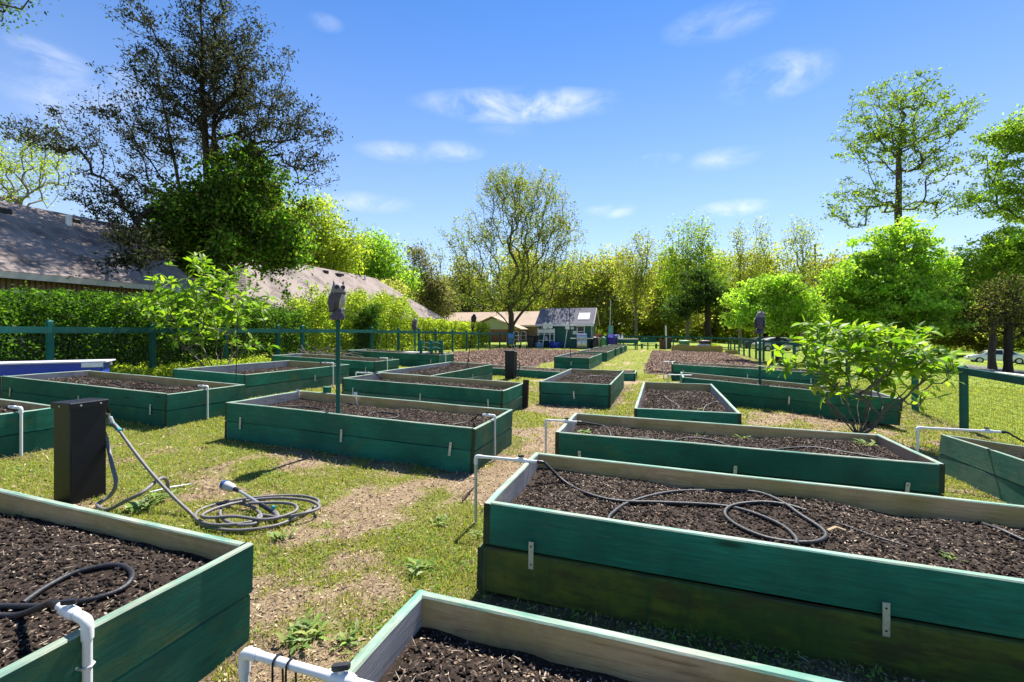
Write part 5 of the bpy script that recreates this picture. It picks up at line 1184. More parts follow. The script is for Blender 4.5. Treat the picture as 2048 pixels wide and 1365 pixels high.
# timber planter with bags
tpl = empty('timber_planter', (2.75, 38.95, G(2.75, 38.95))); tag(tpl, 'yellowish timber planter in front of the far fence', 'planter')
for z0_ in (0, .245):
    for (a, b_, c, e) in ((-1.85, 1.85, -.65, -.60), (-1.85, 1.85, .60, .65), (-1.85, -1.80, -.597, .597), (1.80, 1.85, -.597, .597)): MB().box(a, b_, c, e, z0_ - .02, z0_ + .22).build('board', M_TIMBER, tpl)
MB().box(-1.79, 1.79, -.59, .59, .05, .40).build('soil', M_SOIL, tpl)
sp = empty('timber_box', (5.05, 37.2, G(5.05, 37.2))); tag(sp, 'small timber box beside the right end of the timber planter', 'box')
for (a, b_, c, e) in ((-.4, .4, -.3, -.26), (-.4, .4, .26, .3), (-.4, -.36, -.257, .257), (.36, .4, -.257, .257)): MB().box(a, b_, c, e, -.02, .26).build('board', M_TIMBER, sp)
def sack(x, y, z, m, m2, label, rz):
    r = empty('soil_bag', (x, y, z), rz); tag(r, label, 'bag', 'soil bags on the timber planter')
    rg_ = [[(math.copysign(abs(math.cos(a)) ** .6, math.cos(a)) * w_, math.copysign(abs(math.sin(a)) ** .6, math.sin(a)) * w_ * .6, zz) for a in np.arange(0, 6.28, .42)] for w_, zz in ((.35, 0), (.46, .05), (.48, .14), (.42, .22), (.25, .25))]
    smooth_by_angle(MB().rings(rg_).build('sack', m, r), 60); MB().box(-.22, .22, -.1, .1, .249, .256).build('print_panel', m2, r)
zt = G(2.75, 38.95) + .40
sack(1.75, 38.8, zt, M_BAGY, M_BAGG, 'yellow soil bag with green panel lying on the left of the timber planter', .2)
sack(1.85, 38.85, zt + .26, M_BAGG, M_BAGY, 'green soil bag on top of the yellow bag', -.1)
sack(3.3, 38.8, zt, M_BAGW, M_BAGD, 'white soil bag lying on the right of the timber planter', .1)
sack(3.4, 38.85, zt + .26, M_BAGD, M_BAGW, 'dark red soil bag on top of the white bag', .3)
hedge('herbs', 'leafy herbs at the right end of the timber planter', 3.9, 4.5, 38.5, 39.3, .62, 900, .10, YG, 90, cat='herbs')

# ------------------------------------------------------------------ cars
def car(label, loc, rz, m):
    r = empty('parked_car', loc, rz); tag(r, label, 'car', 'cars parked beyond the right lawn')
    xs_ = np.linspace(-2.3, 2.3, 24); ring = []
    def lo(x): return .30 + .08 * max(0, abs(x) - 1.8)
    def belt(x): return np.interp(x, [-2.3, -2.1, -1.4, .9, 1.6, 2.15, 2.3], [.72, .88, .96, .92, .86, .74, .58])
    def hw_(x): return np.interp(abs(x), [0, 1.5, 2.1, 2.3], [.90, .89, .80, .62])
    for x in xs_:
        h, b_, w_ = lo(x), belt(x), hw_(x)
        ring.append([(x, -w_ * .92, h), (x, -w_, h + .18), (x, -w_ * .99, b_ - .12), (x, -w_ * .90, b_), (x, 0, b_ + .03), (x, w_ * .90, b_), (x, w_ * .99, b_ - .12), (x, w_, h + .18), (x, w_ * .92, h)])
    smooth_by_angle(MB().rings(ring).build('body', m, r), 50)
    cab = []; gl = []
    for x, z in ((-1.75, .93), (-1.1, 1.30), (-.4, 1.44), (.25, 1.43), (.75, 1.25), (1.35, .89)):
        w_ = .80 - .20 * max(0, z - .93) / .5; cab.append([(x, -.80, .85), (x, -w_, z), (x, -w_ * .5, z + .015), (x, w_ * .5, z + .015), (x, w_, z), (x, .80, .85)])
    cb_ = MB().rings(cab).build('cabin', m, r); smooth_by_angle(cb_, 60)
    for s in (-1, 1):
        for poly in (((-1.35, .97), (-.95, 1.28), (-.38, 1.37), (-.38, .95)), ((-.30, .95), (-.30, 1.37), (.25, 1.36), (.62, 1.22), (1.0, .95))):
            n = len(poly); vs = [(x, s * (.815 - .20 * max(0, z - .93) / .5), z) for x, z in poly] + [(x, s * (.80 - .20 * max(0, z - .93) / .5), z) for x, z in poly]
            MB().add(vs, [tuple(range(n)), tuple(range(2 * n - 1, n - 1, -1))] + [(i, i + n, (i + 1) % n + n, (i + 1) % n) for i in range(n)]).build('window', M_GLASS, cb_)
        MB().rbox(.68, .86, s * .93 - .09, s * .93 + .09, .93, 1.05, .02).build('mirror', m, r)
    MB().add([(.80, -.56, 1.235), (.80, .56, 1.235), (1.36, .70, .92), (1.36, -.70, .92)], [(0, 1, 2, 3)]).build('windscreen', M_GLASS, r)
    for x in (-1.4, 1.42):
        for s in (-1, 1):
            w_ = MB().lathe([(.2, -.10), (.30, -.11), (.325, -.06), (.325, .06), (.30, .11), (.2, .10)], 20, 0, Matrix.Rotation(R(90), 4, 'X')).build('wheel', M_TYRE, r, loc=(x, s * .82, .325))
            MB().lathe([(.19, -.115), (.17, 0), (.19, .115)], 14, 0, Matrix.Rotation(R(90), 4, 'X')).build('rim', M_GALV, w_)
    for s in (-1, 1): MB().rbox(2.12, 2.25, s * .58 - .16, s * .58 + .16, .62, .74, .02).build('headlight', M_GLASS, r)
    return r
p = D(1992, 47); car('white saloon car parked behind the brown tree at the right edge', p, R(166), M_CARW)
p = D(2090, 47.5); car('silver car just entering at the right edge behind the fence', p, R(166), M_CARG)
p = D(1555, 46); car('silver car parked behind the trunk of the low dogwood', p, R(15), M_CARG)
p = D(1528, 52); car('dark car parked behind the right fence near the small owl', p, R(15), M_CARD)
p = D(1640, 56); car('white car far behind the right shrub', p, R(12), M_CARW)

# ------------------------------------------------------------------ owls on posts
def owl(label, loc, rz, s=1.0, turn=0):
    r = empty('owl_decoy', loc, rz); r.scale = (s,) * 3; tag(r, label, 'owl decoy', 'plastic owl decoys')
    # body faces +x; rings (z, half depth, half width, x shift)
    def rg_(rows, n=18): return [[(xs + a * math.cos(t), b_ * math.sin(t), z) for t in np.arange(n) * 2 * math.pi / n] for z, a, b_, xs in rows]
    smooth_by_angle(MB().rings(rg_([(.10, .055, .05, -.07), (.13, .075, .07, -.05), (.19, .088, .083, -.035), (.25, .098, .095, -.02), (.30, .102, .10, -.008), (.34, .095, .098, .0), (.365, .078, .083, .003)])).build('body', M_OWL, r), 80)
    hd = smooth_by_angle(MB().rings(rg_([(.352, .098, .098, .01), (.368, .100, .098, .012), (.40, .086, .086, .016), (.435, .076, .080, .016), (.462, .055, .066, .012), (.475, .03, .045, .008)])).build('head', M_OWLHEAD, r), 80)
    hd.rotation_euler = (0, 0, R(turn))
    for q in (-1, 1):
        MB().rings([[(.015 + .022 * math.cos(t), q * .052 + .020 * math.sin(t), .455) for t in np.arange(8) * .785], [(.02 + .006 * math.cos(t), q * .066 + .006 * math.sin(t), .512) for t in np.arange(8) * .785]]).build('ear_tuft', M_OWLHEAD, hd)
        MB().lathe([(.030, 0), (.030, .006), (.02, .010)], 12, 0, Matrix.Translation((.084, q * .037, .425)) @ Matrix.Rotation(R(90 + q * 0), 4, 'Y') @ Matrix.Rotation(0, 4, 'Z')).build('eye', M_DARK, hd)
        MB().rings(rg_([(.12, .03, .012, -.035), (.22, .055, .016, -.03), (.31, .06, .014, -.015), (.345, .03, .008, 0)], 10)).build('wing', M_OWL, r, loc=(-.01, q * .088, 0))
    MB().rings([[(.10, -.010, .425), (.10, .010, .425), (.095, 0, .432)], [(.118, -.002, .398), (.118, .002, .398), (.116, 0, .402)]]).build('beak', M_DARK, hd)
    smooth_by_angle(MB().rings(rg_([(.15, .02, .045, .045), (.22, .028, .062, .058), (.29, .022, .066, .078), (.335, .012, .05, .082)], 14)).build('breast', M_OWLPALE, r), 80)
    smooth_by_angle(MB().rings(rg_([(0, .095, .085, -.01), (.05, .10, .085, -.005), (.10, .075, .075, .005), (.14, .05, .055, .02)])).build('perch', M_OWL, r), 60)
    for q in (-1, 1):
        MB().tube([(.035, q * .03, .16), (.075, q * .032, .14), (.085, q * .032, .11)], [.016, .014, .006], 6).build('claw', M_OWLPALE, r)
    return r
def stake(label, base, top, r0, r1, m, cat='post', name='wooden_post'):
    o = MB().tube([base, (Vector(base) + Vector(top)) / 2, top], [r0, r0, r1], 10).build(name, m); smooth_by_angle(o); tag(o, label, cat); return o
b = WG(676, 832, .30); bx_, by_ = b.x + .02, 4.70
bx_ = W(676, 830, .55).x; b = Vector((-4.05, 4.66, 0))
# post stands just inside the front board of its bed at photograph column 676
def on_line(px, y):
    r_ = (px - CX) / FPX; return y * (r_ * math.cos(YAW) - math.sin(YAW)) / (math.cos(YAW) + r_ * math.sin(YAW))
x = on_line(676, 4.68); d_ = -x * math.sin(YAW) + 4.68 * math.cos(YAW); zb = ZAT(640, d_)
stake('dark green post carrying the large owl in its bed', (x, 4.68, G(x, 4.68) + .30), (x, 4.68, zb - .002), .026, .026, M_FENCE)
owl('large brown plastic owl on a post, in the left middle', (x, 4.68, zb), R(8), .93, -42)
x = on_line(830, 16.4); y_ = 16.4; d_ = -x * math.sin(YAW) + y_ * math.cos(YAW); zb = ZAT(661, d_)
stake('thin dark post carrying the small owl behind the left fence beds', (x, y_, G(x, y_) - .05), (x, y_, zb - .002), .03, .03, M_FENCE)
owl('small plastic owl on a post at the left fence', (x, y_, zb), R(15), 1.0, -30)
x = on_line(1520, 11.0); y_ = 11.0; d_ = -x * math.sin(YAW) + y_ * math.cos(YAW); zb = ZAT(668, d_)
stake('dark green post carrying the small right owl', (x, y_, G(x, y_) + .25), (x, y_, zb - .002), .028, .028, M_FENCE)
owl('small plastic owl seen from behind on the right, above the long bed', (x, y_, zb), R(75), 1.0, -70)
# torch and thin stakes
def torch(label, base, top):
    r = empty('garden_torch', base); tag(r, label, 'torch'); t = Vector(top) - Vector(base); L = t.length; r.rotation_euler = t.to_track_quat('Z', 'Y').to_euler()
    MB().tube([(0, 0, 0), (0, 0, L * .75), (0, 0, L * .80)], [.012, .014, .03], 8).build('stake', M_DARK, r)
    for k in range(4):
        a = k * 1.57; MB().tube([(.012 * math.cos(a), .012 * math.sin(a), L * .74), (.055 * math.cos(a), .055 * math.sin(a), L * .88), (.06 * math.cos(a), .06 * math.sin(a), L * .97)], .008, 5).build('bracket', M_DARK, r)
    smooth_by_angle(MB().lathe([(.045, L * .90), (.075, L * .93), (.08, L * .99), (.05, L * 1.02), (.03, L * 1.05)], 12).build('lamp_head', M_DARK, r))
b = Vector((-5.15, 11.9, 0)); b.z = G(b.x, b.y) + .35; x = on_line(948, 12.0); d_ = -x * math.sin(YAW) + 12.0 * math.cos(YAW)
b = Vector((on_line(934, 12.0), 12.0, 0)); b.z = G(b.x, 12) + .34
torch('black garden torch leaning in the bed left of the far pedestal', b, (x, 12.0, ZAT(634, d_)))
x = on_line(1141, 18.2); d_ = -x * math.sin(YAW) + 18.2 * math.cos(YAW); x2 = on_line(1139, 18.2)
stake('thin dark stake standing in the first bed of the far row', (x, 18.2, G(x, 18.2) + .3), (x2, 18.2, ZAT(614, d_)), .016, .016, M_DARK, 'stake', 'garden_stake')
# shepherd hook by the left shrub
x = on_line(471, 6.05); d_ = -x * math.sin(YAW) + 6.05 * math.cos(YAW); zg = G(x, 6.05)
top = ZAT(632, d_); hk = [(x, 6.05, zg - .05), (x + .02, 6.05, (zg + top) / 2), (x + .05, 6.05, top)] + [(x + .05 - .06 + .06 * math.cos(a), 6.05, top + .10 * math.sin(a)) for a in np.linspace(.2, 3.3, 8)]
o = MB().tube(hk, .007, 6).build('shepherd_hook', M_DARK); tag(o, 'thin black shepherd hook standing in front of the left shrub', 'hook')

# ------------------------------------------------------------------ black pedestals with taps
def pedestal(label, x, y, w, dpt, h, tap=True):
    z = G(x, y); r = empty('water_pedestal', (x, y, z)); tag(r, label, 'pedestal', 'black water pedestals')
    MB().rbox(-w / 2, w / 2, -dpt / 2, dpt / 2, -.05, h - .03, .008).build('housing', M_PEDESTAL, r)
    lid = MB().rbox(-w / 2 - .014, w / 2 + .014, -dpt / 2 - .014, dpt / 2 + .014, h - .052, h, .006).build('lid', M_PEDESTAL, r)
    for q in (-.25, .3): MB().lathe([(.008, 0), (.006, .006)], 8, 0, Matrix.Translation((w / 2 + .014, q * dpt, h - .028)) @ Matrix.Rotation(R(90), 4, 'Y')).build('screw', M_GALV, lid)
    MB().lathe([(.008, 0), (.006, .006)], 8, 0, Matrix.Translation((0, -dpt / 2 - .014, h - .028)) @ Matrix.Rotation(R(90), 4, 'X')).build('screw', M_GALV, lid)
    t = empty('x', (0, 0, 0)); bpy.data.objects.remove(t)
    tp_ = MB().tube([(0, dpt / 2 - .01, h - .13), (0, dpt / 2 + .05, h - .13), (0, dpt / 2 + .075, h - .145), (0, dpt / 2 + .085, h - .19)], .014, 8).build('tap', M_BRASS, r); smooth_by_angle(tp_)
    MB().lathe([(.012, 0), (.045, .006), (.048, .014), (.02, .022)], 12, 0, Matrix.Translation((0, dpt / 2 + .05, h - .11)) @ Matrix.Rotation(R(-60), 4, 'X')).build('handle', M_BLACK, tp_)
    return r
ped = D(161, 3.86); PH = .83
pedestal('near black water pedestal with tap beside the hose coil', ped.x, ped.y, .22, .255, PH)
pf = Vector((on_line(1022, 13.3), 13.3, 0)); pedestal('far black water pedestal with tap behind the middle beds', pf.x, pf.y, .30, .30, .86)
o = MB().tube(spline([(pf.x + .08, pf.y + .24, .66), (pf.x + .22, pf.y + .2, .5), (pf.x + .2, pf.y - .1, .1), (pf.x + .35, pf.y - .25, .15), (pf.x + .2, pf.y - .35, .03), (pf.x - .15, pf.y - .28, .05)]), .016, 8).build('garden_hose', M_HOSE); tag(o, 'short black hose hanging at the far pedestal', 'hose'); smooth_by_angle(o)

# ------------------------------------------------------------------ grey hose: tap -> coil, with wand
zt_ = G(ped.x, ped.y); T = Vector((ped.x, ped.y + .1275 + .085, zt_ + PH - .19))
cuff = T + (WG(388, 1033, .02) - T).normalized() * .13
c0 = WG(512, 1022, .02)
pts = [T, T + Vector((.015, .02, -.05)), cuff]
gq = WG(388, 1033, .02)
for t in (.25, .5, .75, .93):
    q = cuff.lerp(gq, t); q.z -= .05 * math.sin(math.pi * t); pts.append(q)
pts.append(gq)
rngh = random.Random(4)
coilpx = [(410, 1052), (470, 1062), (545, 1052), (600, 1032), (636, 1012), (630, 998), (590, 992), (520, 994), (450, 1005), (400, 1020), (392, 1038), (425, 1050), (490, 1046), (520, 1035), (505, 1015), (470, 1006), (445, 1018), (445, 1038), (475, 1051), (515, 1046), (520, 1030), (560, 1034),
          (610, 1028), (638, 1016), (620, 1002), (560, 996), (500, 1000), (440, 1014), (405, 1030), (420, 1036), (470, 1034), (530, 1040), (590, 1026), (592, 1012), (560, 1006), (500, 1008)]
for i, (px, py) in enumerate(coilpx): pts.append(WG(px + rngh.uniform(-3, 3), py + rngh.uniform(-1, 1), .016 + .022 * (i // 11) + rngh.uniform(0, .008)))
hz = empty('garden_hose', (c0.x, c0.y, c0.z)); tag(hz, 'grey garden hose running from the near pedestal into a loose coil on the grass', 'hose')
def loc_(P_, o_): return [Vector(q) - Vector(o_.location) for q in P_]
smooth_by_angle(MB().tube(loc_(spline(pts, 6), hz), .0125, 8).build('hose', M_HOSEGREY, hz), 80)
MB().tube(loc_([pts[1], cuff + (cuff - T) * .6], hz), .019, 10).build('cuff', M_TEAL, hz)
MB().tube(loc_([T + Vector((0, 0, .012)), T + Vector((.012, .014, -.045))], hz), .022, 8).build('coupling', M_GALV, hz)
# second thicker hose behind the pedestal
q0 = Vector((ped.x - .06, ped.y + .15, zt_ + .62)); hp = [q0, Vector((ped.x + .02, ped.y + .17, zt_ + .50))]
for px, py, h in ((224, 930, .30), (232, 965, .18), (222, 990, .08), (195, 1010, .03), (215, 1020, .02), (250, 1003, .10), (285, 985, .16), (322, 957, .20), (335, 965, .12), (335, 985, .02)): hp.append(WG(px, py, h))
o = MB().tube(spline(hp, 6), .015, 8).build('garden_hose', M_HOSEGREY); smooth_by_angle(o, 80); tag(o, 'thick grey hose curling out behind the near pedestal', 'hose')
a, b_ = WG(478, 982, .12), WG(552, 1028, .045)
wd_ = empty('spray_wand', a); tag(wd_, 'spray wand with blue nozzle lying across the hose coil', 'spray wand')
dv = b_ - a; n_ = Vector((-.03, 0, -.01)); q1 = WG(463, 976, .13)
smooth_by_angle(MB().tube([Vector((0, 0, 0)), dv * .62], .011, 8).build('tube', M_STEEL, wd_)); smooth_by_angle(MB().tube([dv * .6, dv * .95], .018, 10).build('grip', M_BLACK, wd_))
smooth_by_angle(MB().tube([dv * .94, dv * 1.0, dv * 1.0 + Vector((.05, -.03, -.015))], .020, 8).build('valve', M_HOSEGREY, wd_)); MB().rbox(-.012, .012, -.012, .012, .015, .05, .004).build('lever', M_TEAL, wd_, loc=dv * .93)
smooth_by_angle(MB().tube([Vector((0, 0, 0)), (q1 - a) * .6], [.016, .018], 10).build('neck', M_BLACK, wd_)); smooth_by_angle(MB().tube([(q1 - a) * .6, (q1 - a) * .9, (q1 - a) * 1.7], [.02, .034, .040], 12).build('spray_head', M_BAGW, wd_)); smooth_by_angle(MB().tube([(q1 - a) * 1.7, (q1 - a) * 2.1], [.041, .038], 12).build('nozzle', M_NOZZLE, wd_))

# ------------------------------------------------------------------ white water pipes at the beds
def riser(label, x, y, ze, dirx, run, valve_at, m=None, m2=None, r0=.018, diry=0.0):
    r0 = r0 * .70
    zg = G(x, y); r = empty('water_pipe', (x, y, zg)); tag(r, label, 'water pipe', 'white standpipes at the beds'); h = ze; m = m or M_PVC; k = r0 / .018
    dv_ = Vector((dirx, diry, 0)).normalized()
    smooth_by_angle(MB().tube([(0, 0, -.06), (0, 0, h - .05)], r0, 12).build('riser', m2 or m, r))
    el_ = [Vector((0, 0, h - .062)), Vector((0, 0, h - .02))] + [Vector((0, 0, h - .02)) + dv_ * (.02 - .02 * math.cos(t)) + Vector((0, 0, .02 * math.sin(t))) for t in (.5, 1.0, 1.57)] + [Vector((0, 0, h)) + dv_ * .055]
    smooth_by_angle(MB().tube(el_, r0 * 1.28, 12).build('elbow', m, r), 60)
    smooth_by_angle(MB().tube([Vector((0, 0, h)) + dv_ * .05, Vector((0, 0, h)) + dv_ * run], r0, 12).build('arm', m, r))
    c = Vector((0, 0, h)) + dv_ * valve_at
    v = MB().tube([c - dv_ * .045, c - dv_ * .03, c + dv_ * .03, c + dv_ * .045], [r0 * 1.25, r0 * 1.55, r0 * 1.55, r0 * 1.25], 12).tube([c, c + Vector((0, 0, r0 * 2.0))], r0 * .7, 8).build('valve', m, r); smooth_by_angle(v)
    MB().rbox(-.034 * k, .034 * k, -.010, .010, 0, .016, .004).build('handle', M_BLACK, v, loc=c + Vector((0, 0, r0 * 2.0)), rot=(0, 0, .5))
    e = Vector((0, 0, h)) + dv_ * run; smooth_by_angle(MB().tube([e - dv_ * .004, e + dv_ * .035, e + dv_ * .05], [r0 * 1.12, r0 * 1.12, r0 * .6], 10).build('hose_end', M_BLACK, r))
    return Vector((x, y, zg + h)) + dv_ * (run + .05)
E1 = riser('white standpipe with black valve on the left foreground bed', -1.860, 1.03, .515, -1, .20, .12, r0=.0195, diry=.12)
E2 = riser('white pipe with elbow and black valve at the bottom edge', -1.23, 1.09, .505, 1, .50, .36, r0=.0195)
E3 = riser('stained white standpipe at the near corner of the big right bed', -1.37, 3.30, .53, 1, .50, .37, m2=M_PVCOLD, r0=.017)
E4 = riser('white standpipe on the right end of the large owl bed', -1.845, 5.03, .52, -1, .16, .10, r0=.016)
E5 = riser('white standpipe on the right end of the long bed by the blue table', -6.565, 5.17, .52, -1, .20, .12, r0=.017)
E6 = riser('white standpipe on the bed behind the near pedestal', -6.615, 3.06, .52, -1, .22, .14, r0=.019)
E7 = riser('white pipe arm reaching over the pale bed at the right edge', 2.70, 6.15, .56, 1, .72, .60, r0=.019)
E8 = riser('white pipe with black valve at the left end of the bed before the shrub', -1.22, 4.98, .515, 1, .36, .24, r0=.016)
E9 = riser('white pipe at the left end of the bed with mossy back board', -6.05, 8.05, .52, 1, .42, .28)
E10 = riser('white standpipe on the bed by the brush pile', -7.625, 11.6, .55, -1, .26, .16, r0=.02)
E11 = riser('white pipe at the far end of the wide pale bed', -7.655, 9.3, .55, -1, .34, .2, r0=.02)
E12 = riser('white standpipe at the right end of the bed with slatted stand', -7.61, 15.4, .53, -1, .24, .14, r0=.024)
E13 = riser('white pipe at the left end of the half hidden long bed', .18, 11.0, .53, 1, .5, .3, r0=.018)
E14 = riser('white pipe at the left end of the bed by the right plot', .12, 15.6, .54, 1, .34, .2, r0=.022)

# ------------------------------------------------------------------ soaker hoses lying on the soil
def soaker(key, label, pxs, r0=.0125, start=None, m=None, grp=True):
    P_ = ([start] if start is not None else []) + [bed_point(key, px, py, r0 * .8) for px, py in pxs]
    o = MB().tube(spline(P_, 7), r0, 8).build('soaker_hose', m or M_HOSE); smooth_by_angle(o, 80); tag(o, label, 'hose', 'black soaker hoses in the beds'); return o
soaker('B3', 'black hose from the standpipe across the big right bed', [(1130, 965), (1180, 990), (1240, 1003), (1330, 1006), (1440, 1012), (1500, 1025), (1560, 1050), (1590, 1075), (1593, 1090)], start=E3)
soaker('B3', 'black hose looping twice in the middle of the big right bed', [(1216, 1042), (1224, 1028), (1260, 1005), (1340, 985), (1430, 982), (1510, 985), (1560, 1003), (1600, 1030), (1645, 1060), (1648, 1078), (1610, 1086), (1540, 1078), (1480, 1055), (1450, 1030), (1465, 1012), (1520, 1005), (1570, 1010), (1612, 1022)])
soaker('B3', 'thin black tube lying right of the hose loops in the big right bed', [(1672, 1045), (1740, 1070), (1810, 1092)], .006)
soaker('B3', 'black hose end with connector at the right edge of the big bed', [(1955, 1044), (2000, 1060), (2048, 1082)], .011)
soaker('B1', 'thick black hose loop in the left foreground bed', [(-60, 1212), (20, 1213), (100, 1212), (180, 1200), (240, 1180), (264, 1156), (255, 1137), (220, 1131), (150, 1146), (90, 1176), (45, 1207)], .012)
soaker('B1', 'black hose joined to the white standpipe in the left foreground bed', [(40, 1230), (-10, 1232), (-60, 1236)], .012, E1)
soaker('B4', 'short black hose arching from the pipe in the bed before the shrub', [(1205, 852), (1218, 862), (1222, 874)], .010, E8)
soaker('B4', 'black hose wave at the left of the bed before the shrub', [(1255, 880), (1285, 876), (1332, 884), (1375, 876), (1420, 880), (1465, 895)], .010)
soaker('B4', 'black hose at the right of the bed before the shrub', [(1540, 900), (1620, 895), (1690, 905), (1780, 921)], .010)
soaker('B6', 'black hose from the standpipe in the large owl bed', [(942, 842), (905, 850)], .010, E4)
soaker('B6', 'black hose ring right of the large owl post', [(735, 832), (750, 825), (790, 828), (794, 835), (760, 838), (736, 834)], .010)
soaker('B6', 'black hose left of the large owl post', [(565, 813), (610, 814), (648, 820), (640, 826), (700, 826)], .010)
soaker('B7', 'black hose loop at the left end of the long bed by the blue table', [(92, 760), (130, 755), (165, 757), (182, 764), (150, 768), (110, 766)], .011)
soaker('B7', 'black hose at the right end of the long bed by the blue table', [(225, 766), (262, 776), (330, 778), (385, 775)], .011, None)
soaker('B13', 'short black hose at the left of the bed with mossy back board', [(738, 757), (745, 762), (741, 768)], .012, E9)
soaker('B5', 'black hose from the pipe arm in the pale bed at the right edge', [(2010, 890), (2048, 906), (2080, 920)], .010, E7)
soaker('B19', 'pale thin tube on the left of the narrow bed', [(1325, 775), (1332, 795), (1352, 808), (1358, 816), (1345, 818)], .007, m=M_HOSEGREY)
soaker('B19', 'pale thin tube on the right of the narrow bed', [(1405, 825), (1412, 812), (1430, 804), (1445, 806)], .007, m=M_HOSEGREY)
soaker('B14', 'black drip line across the bed in the middle of the path', [(1150, 756), (1190, 752), (1232, 755)], .013)

# ------------------------------------------------------------------ small things in and around the beds
def plant_tag(key, px, py, label, h=.16):
    p_ = bed_point(key, px, py, 0); r = empty('plant_marker', p_, YAW); tag(r, label, 'plant marker', 'white plant markers')
    MB().box(-.006, .006, -.002, .002, -.04, h).build('stick', M_WHITE, r, rot=(0, R(-14), 0)); MB().rbox(-.028, .028, -.004, .004, h - .005, h + .045, .004).build('plate', M_WHITE, r, loc=(-.038, 0, 0)); return r
plant_tag('B6', 745, 805, 'white plant marker right of the large owl post')
plant_tag('B6', 590, 796, 'small white cross-shaped marker at the back left of the large owl bed', .10)
# corner peg on the owl bed and block on the mossy-backed bed
b6 = BEDINFO['B6']; 
o = MB().rbox(-.045, .045, -.045, .045, 0, .56, .006).rbox(-.055, .055, -.055, .055, .56, .575, .004).build('corner_post', M_PAINT, b6['root'], loc=(-b6['L'] / 2 + 1.02 - .55, b6['W'] / 2 + .05, -.02))
b13 = BEDINFO['B13']; MB().rbox(-.05, .05, -.05, .05, -.02, .55, .006).build('corner_post', M_BARKDARK, b13['root'], loc=(b13['L'] / 2 + .055, b13['W'] / 2 - .12, 0))
# white scrap on the big bed and bits of stick on the path
p_ = bed_point('B3', 1655, 1062, .008); q_ = bed_point('B3', 1690, 1062, .012)
o = MB().tube([p_, (p_ + q_) / 2 + Vector((0, .01, .015)), q_], .009, 6).build('scrap_tube', M_TAN); tag(o, 'short pale tube scrap beside the hose loops', 'tube')
for px0, py0, px1, py1, lb in ((925, 1002, 948, 975, 'dark stick lying on the path left of the big right bed'), (300, 985, 385, 968, 'pale flat wood scrap on the grass behind the grey hose')):
    a_, b2 = WG(px0, py0, .012), WG(px1, py1, .014); m_ = M_BARKDARK if 'dark' in lb else M_WHITE
    o = MB().tube([a_, (a_ + b2) / 2 + Vector((0, 0, .006)), b2], [.007, .010, .006], 6).build('stick', m_); tag(o, lb, 'stick')
# weeds: rosettes of jagged leaves
def weed(px, py, rad, label, n=16, key=None, seed=0, cols=((.15, .25, .045), (.21, .31, .06), (.11, .19, .04), (.24, .31, .13), (.28, .32, .09))):
    rg_ = np.random.default_rng(seed + px); p_ = bed_point(key, px, py, 0) if key else WG(px, py, 0); root = empty('weed', p_); tag(root, label, 'weed', 'leafy weeds')
    V, F, C = [], [], []; nv = 0
    for i in range(n):
        a = 6.283 * i / n * 1.6 + rg_.normal(0, .3); L = rad * rg_.uniform(.3, 1.1); el_ = rg_.uniform(.25, 1.25); w_ = L * .13; c = np.array(cols[rg_.integers(0, len(cols))]) * rg_.uniform(.8, 1.25)
        ox, oy = rg_.normal(0, rad * .3, 2)
        prof = [(0, .15), (.18, .6), (.28, .35), (.42, 1.0), (.50, .6), (.64, .95), (.72, .5), (.86, .5), (1, .02)]
        for t, ww in prof:
            rr_ = L * t * math.cos(el_ * (1 - .3 * t)); z = L * (t * math.sin(el_) - .55 * t * t * math.sin(el_)) + .006; x_, y_ = ox + rr_ * math.cos(a + .25 * t), oy + rr_ * math.sin(a + .25 * t); nx, ny = -math.sin(a), math.cos(a)
            V += [(x_ + nx * w_ * ww, y_ + ny * w_ * ww, z + .15 * w_), (x_, y_, z), (x_ - nx * w_ * ww, y_ - ny * w_ * ww, z + .15 * w_)]; C += [c] * 3
        for k in range(len(prof) - 1):
            for j in (0, 1): F.append((nv + k * 3 + j, nv + k * 3 + j + 1, nv + k * 3 + 4 + j, nv + k * 3 + 3 + j))
        nv += 27
    npmesh('leaves', np.array(V), np.array(F), M_GRASS, np.array(C), root, True)
for px, py, rad, n, lb in ((605, 1280, .16, 22, 'big jagged weed on the grass between the left and bottom beds'), (285, 1020, .20, 26, 'leafy weed clump at the foot of the near pedestal'), (560, 1078, .13, 16, 'weed between the hose coil and the left foreground bed'), (838, 1142, .15, 18, 'weed on the grass left of the big right bed'),
        (690, 1290, .13, 12, 'grassy weed just above the bottom edge pipe'), (505, 885, .12, 12, 'small weed at the foot of the large owl bed'), (880, 1050, .12, 14, 'weed in the grass right of the hose coil'), (320, 1000, .16, 16, 'weed right of the near pedestal under the grey hose'), (960, 1075, .10, 10, 'weed at the left end of the big right bed')):
    weed(px, py, rad * .78, lb, n * 2)
for px, py, rad, key, lb in ((1172, 868, .13, 'B4', 'green weed under the pipe in the bed before the shrub'), (1400, 872, .10, 'B4', 'sprouting weed in the middle of the bed before the shrub'), (1486, 878, .11, 'B4', 'second sprouting weed in the bed before the shrub'), (1735, 893, .16, 'B4', 'tall weed in the back corner of the bed before the shrub'),
        (1905, 1120, .07, 'B3', 'small green sprout at the right of the big right bed'), (25, 1035, .06, 'B1', 'small seedling at the back of the left foreground bed'), (1400, 820, .08, 'B19', 'small sprout at the front of the narrow bed'), (1240, 747, .10, 'B14', 'small sprout at the back corner of the bed in the path')):
    weed(px, py, rad * .8, lb, 14, key)
